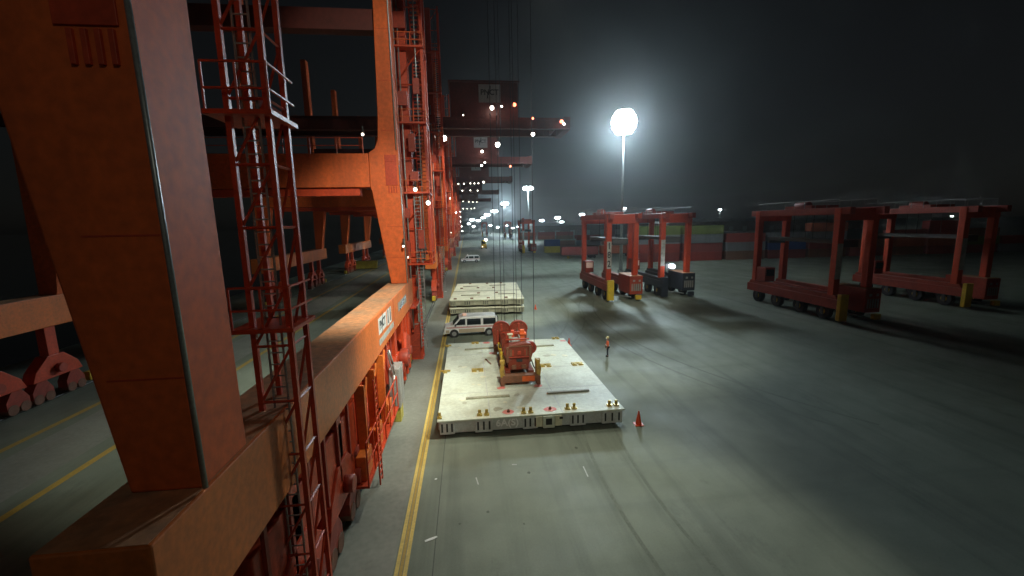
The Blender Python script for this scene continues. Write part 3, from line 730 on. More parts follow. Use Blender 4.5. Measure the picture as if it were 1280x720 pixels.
# ------------------------------------------------------------------ vans (front towards local -x)
def make_van(name, loc, rz, label, two_tone, group):
    v = empty(name, loc, label, 'van', group, rz, 1.05)
    Lh = 2.75
    prof = [(-2.72, .42), (-2.78, .62), (-2.76, .98), (-2.66, 1.10), (-1.88, 1.26), (-1.22, 1.98), (-.95, 2.08), (.5, 2.12), (2.3, 2.10), (2.62, 1.98), (2.74, 1.15), (2.76, .45)]
    low = 1.0
    b = MB(); b.prism(prof, 'y', -.98, .98); body = b.build('body', M['white'], v, .07)
    if two_tone:
        b = MB(); b.box(-1.30, 1.30, -1.0, 1.0, .46, .86); b.box(2.26, 2.735, -1.0, 1.0, .5, .86); b.box(-2.62, -2.26, -.985, .985, .5, .8); b.build('lower_panel', M['tan'], body, .01)
    for sy in (-1, 1):
        yo = sy*.985
        def glass(poly, nm):
            b = MB(); b.prism(poly, 'y', min(yo, yo+sy*.008), max(yo, yo+sy*.008)); return b.build(nm, M['glass'], body)
        glass([(-1.66, 1.27), (-.62, 1.27), (-.62, 1.88), (-1.12, 1.88)], 'front_window')
        glass([(-.45, 1.24), (.95, 1.24), (.95, 1.88), (-.45, 1.88)], 'side_window')
        glass([(1.2, 1.24), (2.52, 1.24), (2.48, 1.88), (1.2, 1.88)], 'side_window')
        b = MB(); b.box(-2.55, 2.70, min(yo, yo+sy*.012), max(yo, yo+sy*.012), .98, 1.03); b.box(-2.55, 2.70, min(yo, yo+sy*.012), max(yo, yo+sy*.012), 1.07, 1.10)
        b.build('red_stripe', M['stripe'], body)
        for xx in (-1.78, 1.78):
            b = MB(); b.cyl((xx, sy*.72, .39), (xx, sy*1.0, .39), .39, 20); wl = b.build('wheel', M['black'], v)
            b = MB(); b.cyl((xx, sy*.985, .39), (xx, sy*1.012, .39), .23, 16); b.build('rim', M['steel'], wl)
            b = MB(); b.cyl((xx, sy*.9, .40), (xx, sy*.984, .40), .46, 20); b.build('wheel_arch', M['slot'], body)
        b = MB(); b.box(-1.72, -1.54, min(sy*1.0, sy*1.2), max(sy*1.0, sy*1.2), 1.2, 1.42); b.build('mirror', M['darkgrey'], v, .03)
        b = MB(); b.box(-.48, -.36, min(yo, yo+sy*.03), max(yo, yo+sy*.03), 1.12, 1.15); b.build('door_handle', M['darkgrey'], body)
        b = MB(); b.box(-2.80, -2.70, sy*.72-.17, sy*.72+.17, .72, .93); b.build('headlight', M['silver'], v, .02)
        b = MB(); b.box(2.72, 2.785, sy*.86-.08, sy*.86+.08, .9, 1.4); b.build('tail_light', M['tail'], v)
    # windscreen lies on the sloping front: offset along its normal
    a0, a1 = Vector((-1.85, 0, 1.29)), Vector((-1.26, 0, 1.94)); n = Vector((a0.z-a1.z, 0, a1.x-a0.x)).normalized(); n = n if n.x < 0 else -n
    b = MB(); P = [a0+n*.035, a1+n*.035, a1-n*.02, a0-n*.02]; b.prism([(p.x, p.z) for p in P], 'y', -.86, .86); b.build('windscreen', M['glass'], body)
    b = MB(); b.box(2.728, 2.765, -.75, .75, 1.3, 1.86); b.build('rear_window', M['glass'], body)
    b = MB(); b.box(-2.87, -2.70, -.96, .96, .36, .60); b.box(2.74, 2.9, -.95, .95, .36, .58); b.build('bumper', M['silver'] if two_tone else M['darkgrey'], v, .03)
    b = MB(); b.box(-2.80, -2.74, -.5, .5, .68, .92); b.build('grille', M['darkgrey'], v)
    b = MB()
    if two_tone:
        b.box(-.85, -.45, -.35, .35, 2.10, 2.24); b.build('roof_beacon', M['amber'], v, .03)
    else:
        b.box(-.95, -.6, -.4, .4, 2.1, 2.42); b.build('roof_sign', M['white'], v, .02)
    return v
make_van('passenger_van', (.22, 45.0, 0), R(2.0), 'white passenger van with tan lower body and red stripes behind the near hatch cover', True, 'white vans on the apron')
make_van('passenger_van', (1.1, 133.0, 0), R(2.0), 'distant all white van parked far down the yellow line', False, 'white vans on the apron')

# ------------------------------------------------------------------ straddle carriers (local: origin under the middle, long axis = y, near end = -y)
def make_carrier(loc, label, group, number='182'):
    c = empty('straddle_carrier', loc, label, 'straddle carrier', group)
    W, L0, L1 = 2.1, -6.6, 6.6
    for sx in (-1, 1):
        b = MB(); b.box(sx*W-.45, sx*W+.45, L0-1.2, L1+1.2, 1.5, 2.6); b.prism([(L0-1.0, 2.6), (L1+1.0, 2.6), (L1+.7, 3.1), (L0-.7, 3.1)], 'x', sx*W-.36, sx*W+.36)
        sill = b.build('side_sill', M['darkred'], c, .05)
        for yy in (-5.7, -2.0, 2.0, 5.7):
            b = MB(); b.cyl((sx*W-.30, yy, .94), (sx*W+.30, yy, .94), .94, 24); wl = b.build('wheel', M['black'], c, .05)
            b = MB(); b.cyl((sx*W-.32, yy, .94), (sx*W+.32, yy, .94), .38, 16); b.build('rim', M['yellow'], wl)
            for q in (-.42, .31):
                b = MB(); b.box(sx*W+q, sx*W+q+.11, yy-.22, yy+.22, .6, 1.6); b.build('wheel_fork', M['darkgrey'], c)
        for yy in (L0, L1):
            b = MB(); b.box(sx*W-.38, sx*W+.38, yy-.38, yy+.38, 3.0, 12.3)
            lg = b.build('leg', M['redorange'], c, .05)
            if sx < 0 and yy < 0:
                b = MB(); b.box(sx*W-.34, sx*W+.34, yy-.40, yy-.382, 4.9, 9.0); nb_ = b.build('number_board', M['wline'], c)
                for k, ch in enumerate(number): text('number', ch, 1.35, M['logo_ink'], nb_, face_matrix((sx*W, yy-.402, 8.3-k*1.35), (1, 0, 0), (0, 0, 1)), .003, .8)
        b = MB(); b.box(sx*W-.32, sx*W+.32, L0-1.5, L1+1.5, 12.3, 13.1); tb = b.build('top_beam', M['darkred'], c, .04)
        b = MB()
        for k in range(9): b.cyl((sx*(W+.3), L0+k*1.65, 13.1), (sx*(W+.3), L0+k*1.65, 14.0), .03, 5)
        b.cyl((sx*(W+.3), L0, 14.0), (sx*(W+.3), L1, 14.0), .03, 5); b.build('handrail', M['steel'], tb)
        b = MB(); b.box(sx*(W+.1)-.5, sx*(W+.1)+.5, L0-1.75, L0-1.25, .25, 3.3) if sx < 0 else b.box(sx*W-.4, sx*W+.5, L0-1.75, L0-1.3, .25, .9)
        b.build('end_guard', M['yellow'], c, .05)
    for yy in (L0, L1):
        b = MB(); b.box(-W-.42, W+.42, yy-.42, yy+.42, 11.6, 13.0); b.build('portal_beam', M['redorange'], c, .05)
    b = MB(); b.box(-W+.2, W-.2, -2.2, 2.2, 12.4, 13.5); b.cyl((-1.2, -1, 13.5), (-1.2, 1, 13.5), .5, 14); b.build('hoist_machine', M['darkred'], c, .04)
    b = MB(); b.box(-1.2, 1.2, -5.6, 5.6, 8.9, 9.35); b.box(-1.25, 1.25, -5.9, -5.5, 8.5, 9.35); b.box(-1.25, 1.25, 5.5, 5.9, 8.5, 9.35); b.build('lifting_spreader', M['darkgrey'], c, .03)
    for sx in (-1, 1):
        for yy in (-1.6, 1.6):
            b = MB(); b.cyl((sx*.9, yy, 9.3), (sx*.9, yy, 12.5), .03, 5); b.build('lift_rope', M['cable'], c)
    # engine house on the right sill, near end
    b = MB(); b.box(W-1.2, W+.85, L0-1.2, L0+3.6, 1.0, 3.75); eh = b.build('engine_house', M['redpaint'], c, .05)
    b = MB()
    for k in range(5): b.box(W-.9+k*.32, W-.7+k*.32, L0-1.22, L0-1.202, 1.5, 2.6)
    b.box(W-.7, W-.35, L0-1.222, L0-1.202, 2.9, 3.2); b.box(W+.2, W+.5, L0-1.222, L0-1.202, 2.9, 3.2); b.build('vent_grille', M['grey'], eh)
    b = MB(); b.box(W-1.1, W+.75, L0-1.1, L0+3.5, 3.752, 3.8); b.build('deck_plate', M['orange_top'], eh)
    b = MB(); b.box(-W-.4, -W+1.1, L1-2.4, L1-.6, 3.12, 5.1); cb = b.build('cab', M['darkred'], c, .06)
    b = MB(); b.box(-W-.25, -W+.95, L1-2.42, L1-2.402, 3.9, 4.85); b.build('lit_window', M['winlit'], cb)
    b = MB(); b.box(-W+1.102, -W+1.12, L1-2.2, L1-.8, 3.9, 4.85); b.build('window', M['glass'], cb)
    b = MB(); b.bar((-W+.5, L0-.9, 1.0), (W-.9, L0-1.1, .55), .16); b.build('drag_bar', M['steel'], c)
    b = MB()
    for k in range(20): b.cyl((W+.42, L0-.2, 3.8+k*.4), (W+.42, L0+.2, 3.8+k*.4), .025, 4)
    for y in (L0-.2, L0+.2): b.cyl((W+.42, y, 3.8), (W+.42, y, 12.2), .03, 4)
    b.build('ladder', M['steel'], c)
    return c
cg = 'red straddle carriers in the yard'
K = make_carrier((23.4, 68.0, 0), 'red straddle carrier numbered 182 standing beyond the worker, yellow wheel guards', cg)
K2 = dup(K, (32.6, 69.5, 0), 'dark straddle carrier with a bright headlight, right beside carrier 182', cg)
b = MB(); b.box(-1.6, -.6, -7.0, -6.4, 4.4, 5.3); lampb = b.build('headlight', M['darkgrey'], K2)
hp_ = ony(841, 333, 61.6)-K2.location
b = MB(); b.ball(hp_, .36, 12, 8); b.cyl(hp_+Vector((0, .1, 0)), hp_+Vector((0, .8, 0)), .3, 10); b.build('lens', M['head'], lampb)
dup(K, (24.6, 172.0, 0), 'distant red straddle carrier in the middle of the yard, left of the blue container', cg)
dup(K, (33.0, 335.0, 0), 'tiny straddle carrier far off, right of the yellow terminal tractor', cg)
dup(K, (17.0, 390.0, 0), 'tiny straddle carrier far off, directly behind the yellow terminal tractor', cg)
g1 = dup(K, (44.5, 50.5, 0), 'dim red straddle carrier parked nearest, alone on the dark right part of the apron', cg)
g2 = dup(K, (66.0, 54.5, 0), 'dim red straddle carrier at the far right edge of the yard', cg)
for cr_ in (o for o in list(bpy.data.objects) if o.name.startswith('straddle_carrier.')):   # only carrier 182 shows a legible number
    for bd in kid(cr_, 'number_board'):
        for n_o in kid(bd, 'number'): bpy.data.objects.remove(n_o)
M['navy_tone'] = mat('dark_navy_tone', (.03, .035, .05), .45, amt=.5, scale=.8)  # dark navy recolour for the second carrier's sills, engine house and guards
for nm in ('side_sill', 'engine_house', 'end_guard'):
    for o_ in kid(K2, nm): o_.material_slots[0].link = 'OBJECT'; o_.material_slots[0].material = M['navy_tone']
for gg in (g1, g2):                     # their cabs are unlit
    for cab_ in kid(gg, 'cab'):
        for w_ in kid(cab_, 'lit_window'):
            w_.name = 'window'; w_.material_slots[0].link = 'OBJECT'; w_.material_slots[0].material = M['glass']
# ------------------------------------------------------------------ yellow terminal tractor far down the lane
q = onz(605, 311)
T = empty('terminal_tractor', (q.x, q.y, 0), 'small yellow terminal tractor with one bright headlight far down the lane', 'tractor')
b = MB(); b.box(-1.3, 1.3, -2.4, 3.2, .6, 1.3); b.box(-1.25, 1.25, -1.9, -.6, 1.3, 2.2); b.build('chassis', M['yellow'], T, .05)
b = MB(); b.prism([(-1.9, 2.2), (.3, 2.2), (.3, 4.1), (-1.5, 4.1)], 'x', -1.25, 1.0); cb = b.build('cab', M['skipyellow'], T, .06)
b = MB(); b.prism([(-1.93, 2.6), (-1.80, 2.6), (-1.62, 3.8), (-1.68, 3.8)], 'x', -1.05, .8); b.build('windscreen', M['glass'], cb)
for sx in (-1, 1):
    for yy in (-1.5, 2.2):
        b = MB(); b.cyl((sx*1.05-.2, yy, .55), (sx*1.05+.2, yy, .55), .55, 16); b.build('wheel', M['black'], T)
b = MB(); b.ball((.95, -2.2, 4.4), .55, 10, 8); b.bar((.95, -1.6, 3.9), (.95, -2.0, 4.3), .1); b.build('headlight', M['lamp'], T)
b = MB(); b.ball((-.8, -2.45, 1.2), .2, 8, 6); b.build('headlight', M['lamp_dim'], T)

# ------------------------------------------------------------------ yellow waste skip between the crane legs
q0 = onz(458, 336)
SK = empty('waste_skip', (q0.x, q0.y, 0), 'long open yellow skip on the quay seen between the crane legs', 'skip', None, R(6))
b = MB(); b.prism([(-2.9, .15), (2.9, .15), (3.2, 2.3), (-3.2, 2.3)], 'y', -1.1, 1.1); sk = b.build('body', M['skipyellow'], SK, .04)
b = MB()
for k in range(7): b.box(-2.7+k*.9, -2.58+k*.9, -1.2, -1.102, .2, 2.2)
b.box(-3.3, 3.3, -1.22, -1.102, 2.1, 2.3); b.build('rib', M['skipyellow'], SK)
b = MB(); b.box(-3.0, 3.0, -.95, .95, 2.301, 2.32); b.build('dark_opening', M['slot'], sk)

# ------------------------------------------------------------------ shipping containers
CC = {'maroon': (.24, .05, .04), 'dark red': (.30, .045, .03), 'blue': (.03, .07, .20), 'yellow': (.50, .42, .05), 'olive green': (.14, .17, .04), 'brown': (.20, .09, .05), 'grey': (.20, .21, .21), 'dark green': (.03, .10, .06), 'rust red': (.36, .09, .04), 'teal': (.05, .17, .17)}
for k, v in CC.items(): M['c_'+k] = mat(k.replace(' ', '_')+'_container_paint', v, .5, dirt=tuple(c*.5 for c in v), amt=.6, scale=.5, fine=.2, streak=True)
CONT = {}
def container(x, y, z, color, label, group, rz=0.0, length=12.19):
    key = (color, length)
    if key not in CONT:
        W2, Hh = 1.22, 2.59; l = length/2
        b = MB()
        n = int(length/.30); pts = []
        for k in range(n):                       # corrugated long sides
            xx = -l+.12+k*(length-.24)/n; dx = (length-.24)/n
            pts += [(xx, 0), (xx+dx*.35, 0), (xx+dx*.5, .04), (xx+dx*.85, .04)]
        P = [(px_, -W2+.02+dy) for px_, dy in pts]+[(l-.12, -W2+.02)]
        P += [(px_, W2-.02-dy) for px_, dy in [(l-.12, 0)]+pts[::-1]]
        b.prism(P, 'z', .14, Hh-.10)
        b.box(-l+.05, l-.05, -W2+.06, W2-.06, Hh-.098, Hh-.03)
        for sx in (-1, 1):
            for sy in (-1, 1): b.box(sx*(l-.06)-.06, sx*(l-.06)+.06, sy*(W2-.06)-.06, sy*(W2-.06)+.06, 0, Hh)
        for sy in (-1, 1):
            b.box(-l+.122, l-.122, sy*(W2-.05)-.05, sy*(W2-.05)+.05, 0, .138); b.box(-l+.122, l-.122, sy*(W2-.05)-.05, sy*(W2-.05)+.05, Hh-.095, Hh-.005)
        me = bpy.data.meshes.new('container_body'); b.bm.normal_update(); b.bm.to_mesh(me); b.bm.free(); me.materials.append(M['c_'+color])
        b = MB()
        for sy in (-1, 1): b.box(-l-.03, -l+.05, sy*.58-.56, sy*.58+.56, .16, Hh-.12)
        for yy in (-.9, -.35, .35, .9): b.cyl((-l-.06, yy, .2), (-l-.06, yy, Hh-.15), .03, 5)
        me2 = bpy.data.meshes.new('door'); b.bm.normal_update(); b.bm.to_mesh(me2); b.bm.free(); me2.materials.append(M['c_'+color])
        CONT[key] = (me, me2)
    o = empty('shipping_container', (x, y, z), label, 'container', group, rz)
    link('container_body', CONT[key][0], o); link('door', CONT[key][1], o)
    return o
TIER = ['bottom', 'second tier', 'third tier', 'fourth tier']
ORD = ['first', 'second', 'third', 'fourth', 'fifth', 'sixth', 'seventh', 'eighth', 'ninth', 'tenth', 'eleventh']
gy = 'shipping containers stacked in the yard'
# maroon pair on trailers, yellow with blue on top
container(37.5, 137.0, 1.25, 'maroon', 'maroon container standing on a trailer, left behind carrier 182', gy)
container(51.5, 139.0, 1.25, 'rust red', 'rust red container on a trailer, seen through the legs of carrier 182', gy)
container(34.2, 166.0, 0, 'yellow', 'yellow container on the ground directly under the blue one', gy, length=6.06)
container(34.2, 166.0, 2.6, 'blue', 'blue container on top of the yellow one', gy, length=6.06)
# trailers below
def trailer(x, y, label):
    t = empty('container_trailer', (x, y, 0), label, 'trailer', 'container trailers')
    b = MB(); b.box(-6.1, 6.1, -.9, -.6, .9, 1.24); b.box(-6.1, 6.1, .6, .9, .9, 1.24)
    for k in range(6): b.box(-6+k*2.3, -5.8+k*2.3, -.6, .6, .95, 1.2)
    b.build('chassis', M['darkgrey'], t)
    for xx in (3.6, 4.9):
        for sy in (-1, 1):
            b = MB(); b.cyl((xx, sy*.75, .5), (xx, sy*1.15, .5), .5, 14); b.build('wheel', M['black'], t)
    b = MB(); b.box(-3.9, -3.7, -.9, -.7, 0, .9); b.box(-3.9, -3.7, .7, .9, 0, .9); b.build('landing_leg', M['yellow'], t)
trailer(37.5, 137.0, 'trailer under the maroon container'); trailer(51.5, 139.0, 'trailer under the rust red container behind carrier 182')
# long row of stacks behind the carriers
pal = ['olive green', 'dark red', 'grey', 'maroon', 'maroon', 'dark red', 'brown', 'rust red', 'blue', 'brown']
heights = [4, 4, 3, 3, 4, 2, 3, 4, 3, 2, 3]
forced = {0: ['maroon', 'dark red', 'grey', 'olive green'], 1: ['dark red', 'maroon', 'grey', 'olive green']}
for i, hh in enumerate(heights):
    for t in range(hh):
        col = forced[i][t] if i in forced else random.choice(pal)
        container(56.0+i*13.4, 118.0+random.uniform(-.2, .2), t*2.6, col, f'{col} container, {TIER[t]} of the {ORD[i]} stack from left behind the carriers', gy)
# end-on block farther off towards the middle
for i in range(9):
    hh = random.choice((1, 2, 2, 3))
    for t in range(hh):
        col = random.choice(pal)
        container(50.0+i*13.6, 215.0+random.uniform(-.3, .3), t*2.6, col, f'{col} container, {TIER[t]} of the {ORD[i]} stack in the far row', gy)
for i in range(5):
    for t in range(random.choice((1, 2))):
        col = random.choice(pal)
        container(44.0+i*13.6, 300.0, t*2.6, col, f'tiny {col} container, {TIER[t]} of the {ORD[i]} stack in the farthest row', gy)

# far warehouses along the yard edge
def warehouse(x0, x1, y, h, label):
    o = empty('warehouse', ((x0+x1)/2, y, 0), label, 'warehouse', 'far warehouses'); l = (x1-x0)/2
    b = MB(); b.box(-l, l, 0, 30, 0, h); b.build('wall', M['w_wall'], o)
    b = MB(); b.prism([(-.8, h+.02), (30.8, h+.02), (15, h+2.6)], 'x', -l-.6, l+.6); b.build('roof', M['w_roof'], o)
    n = max(2, int(l*2/14))
    for k in range(n):
        xx = -l+(k+.5)*2*l/n; b = MB(); b.box(xx-2.2, xx+2.2, -.06, -.004, 0, 4.6); b.build('loading_door', M['grey'], o)
M['w_wall'] = mat('warehouse_cladding', (.22, .17, .14), .6, amt=.5, scale=.1); M['w_roof'] = mat('warehouse_roof', (.35, .36, .36), .6, amt=.4, scale=.1)
warehouse(62, 190, 380, 9, 'long low brown warehouse with pale roof beyond the containers')
warehouse(215, 420, 400, 10, 'long dark warehouse beyond the yard at far right')

# ------------------------------------------------------------------ floodlight masts
def make_mast(x, y, h, label, crown, mt, glow_r, group='floodlight masts over the yard', tiers=1):
    o = empty('floodlight_mast', (x, y, 0), label, 'light mast', group)
    b = MB(); b.cyl((0, 0, 0), (0, 0, h), .42, 14, .16); b.box(-.6, .6, -.6, .6, 0, .3); b.build('pole', M['steel'], o)
    b = MB(); b.lathe([(crown*.34, h-.35), (crown*.36, h-.1), (crown*.1, h+.3), (.05, h+.5)], n=16); b.build('crown', M['steel'], o)
    n = 6 if tiers == 1 else 11
    for t in range(tiers):
        zt = h-.15+(t-(tiers-1)/2)*glow_r*1.9
        for k in range(n):
            a = 2*math.pi*(k+.5*(t % 2))/n; c, s_ = math.cos(a), math.sin(a); r_ = crown*(.42 if tiers == 1 else .46*math.sqrt(max(.1, 1-((t-2)/2.6)**2)))
            b = MB(); b.ball((c*r_, s_*r_, zt), glow_r, 12, 8, 1.0); b.bar((c*r_*.4, s_*r_*.4, zt), (c*r_, s_*r_, zt), .12); b.build('floodlight', M[mt], o)  # heads oversized so the lamp glare is built into their shape
    return o
mp = ony(780, 152, 97)
make_mast(mp.x, mp.y, mp.z, 'tall near floodlight mast whose huge white glare hangs above carrier 182', 5.2, 'led', .52, tiers=5)
far_m = [(660, 235, 279, 'second floodlight mast of the row, standing left of the big glare', 5.5, 1.15),
         (631, 254.5, 440, 'floodlight mast third in the receding row over the lane', 6.5, 1.3),
         (618, 264, 560, 'floodlight mast fourth in the receding row over the lane', 7, 1.5),
         (609, 268.5, 660, 'floodlight mast fifth in the receding row over the lane', 7, 1.5),
         (604, 272.3, 760, 'floodlight mast sixth in the receding row, dimmer than its neighbours', 6, 1.2),
         (598, 275.5, 760, 'floodlight mast seventh in the receding row, just above the tractor', 6, 1.3),
         (590, 274.8, 700, 'floodlight mast leftmost in the receding row beside the cranes', 6.5, 1.4)]
for (px, py, Y, lab, cr_, gr) in far_m:
    p = ony(px, py, Y); make_mast(p.x, p.y, p.z, lab, cr_, 'led_far', gr)
hz = [(653, 278), (662, 277), (677, 275.5), (697, 272), (702, 277.5), (727.5, 268), (730, 275.5), (780, 260.5), (834, 266.5), (670, 284), (679, 284), (687, 283.5), (695.5, 284), (702, 283.3), (712, 283.5), (752, 285.5), (778, 286), (786, 286), (900, 262), (955, 268), (1015, 258), (1085, 264), (1150, 255), (1235, 262)]
words = ['left of the far carrier', 'over the far carrier', 'just right of the far carrier', 'above the blue container', 'small, beside the one above the blue container', 'left above carrier 182', 'low, left corner of carrier 182', 'right above the top beam of carrier 182', 'above the dark carrier with the headlight',
         'low, first lamp of the warehouse line', 'low, second lamp of the warehouse line', 'low, third lamp of the warehouse line', 'low, fourth lamp of the warehouse line', 'low, fifth lamp of the warehouse line', 'low, sixth lamp of the warehouse line', 'inside the left bay of carrier 182', 'under the top beam of carrier 182', 'dim, under the top beam of carrier 182 at right',
         'first lamp right of the headlight carrier', 'second lamp right of the headlight carrier', 'above the nearest dim carrier', 'just right of the nearest dim carrier', 'between the two dim carriers', 'above the carrier at the right edge']
for (px, py), wd in zip(hz, words):
    Y = 430+random.uniform(-60, 120); p = ony(px, py, Y)
    low = py > 281 and px < 800
    dim = .62 if px > 850 else 1
    make_mast(p.x, p.y, p.z, 'distant floodlight mast, '+wd, (3.2 if low else 4.4)*dim, 'led_far', (.75 if low else 1.1)*dim)
low_px = [(586, 279.5), (592, 283), (613, 281.5), (622, 284), (633, 282), (641, 285), (648, 283.5), (722, 282), (735, 283.5), (810, 280), (822, 282), (838, 279), (868, 280), (930, 277), (1190, 270)]
nth = ['first', 'second', 'third', 'fourth', 'fifth', 'sixth', 'seventh', 'eighth', 'ninth', 'tenth', 'eleventh', 'twelfth', 'thirteenth', 'fourteenth', 'fifteenth']
for (px, py), w_ in zip(low_px, nth):
    p = ony(px, py, 520+random.uniform(-60, 60)); make_mast(p.x, p.y, p.z, f'short far lamp mast, {w_} from the left along the far yard edge', 2.4, 'led_far', .62, 'short lamp masts along the far yard edge')

# ------------------------------------------------------------------ traffic cones
def make_cone(p, h, label):
    o = empty('traffic_cone', p, label, 'traffic cone', 'orange traffic cones'); r_ = h*.24
    b = MB(); b.lathe([(r_*.92, .04), (r_*.85, .08), (.035, h*.98), (.02, h)], n=18); b.build('cone_body', M['cone'], o)
    b = MB(); b.box(-r_*1.25, r_*1.25, -r_*1.25, r_*1.25, 0, .04); b.build('base', M['cone'], o, .01)
    return o
make_cone(onz(798, 530.5), .86, 'large orange traffic cone beside the right corner of the near hatch cover')
make_cone(onz(669.3, 386.5), .68, 'small traffic cone right of the stacked covers')
make_cone(onz(711.3, 432.0), .78, 'traffic cone behind the right edge of the near hatch cover')

# ------------------------------------------------------------------ people
def skin_mesh(chain, sub=1):
    """chain: list of (co, radius, parent_index)"""
    me = bpy.data.meshes.new('skin_tmp')
    me.from_pydata([c[0] for c in chain], [(c[2], i) for i, c in enumerate(chain) if c[2] is not None], [])
    o = bpy.data.objects.new('skin_tmp', me); COL.objects.link(o)
    o.modifiers.new('s', 'SKIN')
    if not me.skin_vertices: me.attributes.new('dummy', 'FLOAT', 'POINT')
    sv = me.skin_vertices[0].data
    for i, c in enumerate(chain):
        r_ = c[1]; sv[i].radius = r_ if isinstance(r_, tuple) else (r_, r_); sv[i].use_root = (i == 0)
    ss = o.modifiers.new('b', 'SUBSURF'); ss.levels = sub; ss.render_levels = sub
    bpy.context.view_layer.update()
    out = bpy.data.meshes.new_from_object(o.evaluated_get(bpy.context.evaluated_depsgraph_get()))
    bpy.data.objects.remove(o); bpy.data.meshes.remove(me)
    for p in out.polygons: p.use_smooth = True
    return out
def person(loc, rz, label, arm_l=(.0, .0), arm_r=(.0, .0)):
    P = empty('person', loc, label, 'person', None, rz)
    ch = [((0, 0, .95), (.14, .10), None), ((0, .0, 1.12), (.13, .095), 0), ((0, 0, 1.34), (.15, .10), 1), ((0, 0, 1.46), .06, 2), ((0, .01, 1.54), .052, 3), ((0, -.005, 1.63), (.078, .092), 4), ((0, 0, 1.72), (.07, .085), 5), ((0, 0, 1.765), .045, 6)]
    ch.append(((0, -.115, 1.635), .014, 5))
    def add(co, r_, par): ch.append((co, r_, par)); return len(ch)-1
    for sx, (fwd, out) in ((-1, arm_l), (1, arm_r)):
        hip = add((sx*.095, 0, .90), .085, 0); kn = add((sx*.11, -.02 if sx > 0 else .02, .50), .058, hip); an = add((sx*.12, .01 if sx > 0 else .05, .10), .042, kn); add((sx*.125, -.11 if sx > 0 else -.06, .045), .04, an)
        sh = add((sx*.19, 0, 1.40), .065, 2); el = add((sx*(.24+out), .04-fwd*.2, 1.14), .046, sh); wr = add((sx*(.235+out*.6), -.05-fwd, .92+fwd*.5), .03, el)
        pa = add((sx*(.235+out*.6), -.07-fwd*1.1, .85+fwd*.55), .034, wr)
        for k, (dy, ln) in enumerate(((-.028, .070), (-.009, .080), (.010, .074), (.028, .056))):
            f1 = add((sx*(.232+out*.6), -.075-fwd*1.1+dy, .80+fwd*.55), .009, pa); add((sx*(.222+out*.6), -.085-fwd*1.1+dy, .80+fwd*.55-ln*.75), .0075, f1)
        t1 = add((sx*(.225+out*.6), -.105-fwd*1.1, .845+fwd*.55), .010, wr); add((sx*(.215+out*.6), -.12-fwd*1.1, .80+fwd*.55), .008, t1)
    me = skin_mesh(ch); me.materials.append(M['skin']); body = link('body', me, P)
    b = MB()
    for sx in (-1, 1): b.ball((sx*.032, -.086, 1.655), .011, 8, 6)
    b.build('eyes', M['logo_ink'], P)
    b = MB(); b.box(-.026, .026, -.097, -.085, 1.585, 1.594); b.build('mouth', M['tail'], P)
    # clothes, a little larger than the body
    ch2 = [((0, 0, .88), (.185, .14), None), ((0, 0, 1.12), (.17, .13), 0), ((0, 0, 1.36), (.19, .125), 1), ((0, 0, 1.45), .09, 2)]
    for sx, (fwd, out) in ((-1, arm_l), (1, arm_r)):
        n0 = len(ch2); ch2 += [((sx*.2, 0, 1.39), .085, 2), ((sx*(.25+out), .04-fwd*.2, 1.14), .066, n0), ((sx*(.237+out*.6), -.04-fwd*.9, .955+fwd*.45), .052, n0+1)]
    me = skin_mesh(ch2); me.materials.append(M['hivis']); jk = link('jacket', me, P)
    b = MB(); b.lathe([(.198, 1.0), (.196, 1.05)], n=20); o = b.build('reflective_band', M['silver'], P); o.scale = (1, .76, 1)
    ch3 = [((0, 0, .96), (.165, .125), None)]
    for sx in (-1, 1):
        n0 = len(ch3); ch3 += [((sx*.1, 0, .86), .10, 0), ((sx*.112, -.02 if sx > 0 else .02, .50), .078, n0), ((sx*.12, .01 if sx > 0 else .05, .12), .066, n0+1)]
    me = skin_mesh(ch3); me.materials.append(M['navy']); link('trousers', me, P)
    for sx in (-1, 1):
        b = MB(); yy = -.03 if sx > 0 else .02; b.ball((sx*.125, yy-.02, .055), .062, 10, 8); b.box(sx*.125-.05, sx*.125+.05, yy-.15, yy+.09, 0, .06); b.build('boot', M['black'], P, .02)
    b = MB(); b.lathe([(.135, 1.70), (.132, 1.715), (.122, 1.74), (.115, 1.80), (.085, 1.855), (.03, 1.878)], n=18); b.prism([(-.09, -.11), (.09, -.11), (.07, -.18), (-.07, -.18)], 'z', 1.70, 1.712); b.build('hard_hat', M['hat'], P)
    return P
person(onz(759.3, 445.5), R(-100), 'worker in orange jacket and pale hard hat standing alone beyond the hatch cover', (.12, .05), (.05, .04))

# ------------------------------------------------------------------ lights
W = bpy.data.worlds.new('World'); S.world = W; W.use_nodes = True
nt = W.node_tree; bg = nt.nodes['Background']
sky = nt.nodes.new('ShaderNodeTexSky'); sky.sky_type = 'NISHITA'; sky.sun_disc = False; sky.sun_elevation = R(12); sky.sun_rotation = R(200)
hs = nt.nodes.new('ShaderNodeHueSaturation'); hs.inputs['Saturation'].default_value = .35
nt.links.new(sky.outputs[0], hs.inputs['Color']); nt.links.new(hs.outputs[0], bg.inputs['Color']); bg.inputs['Strength'].default_value = .0014

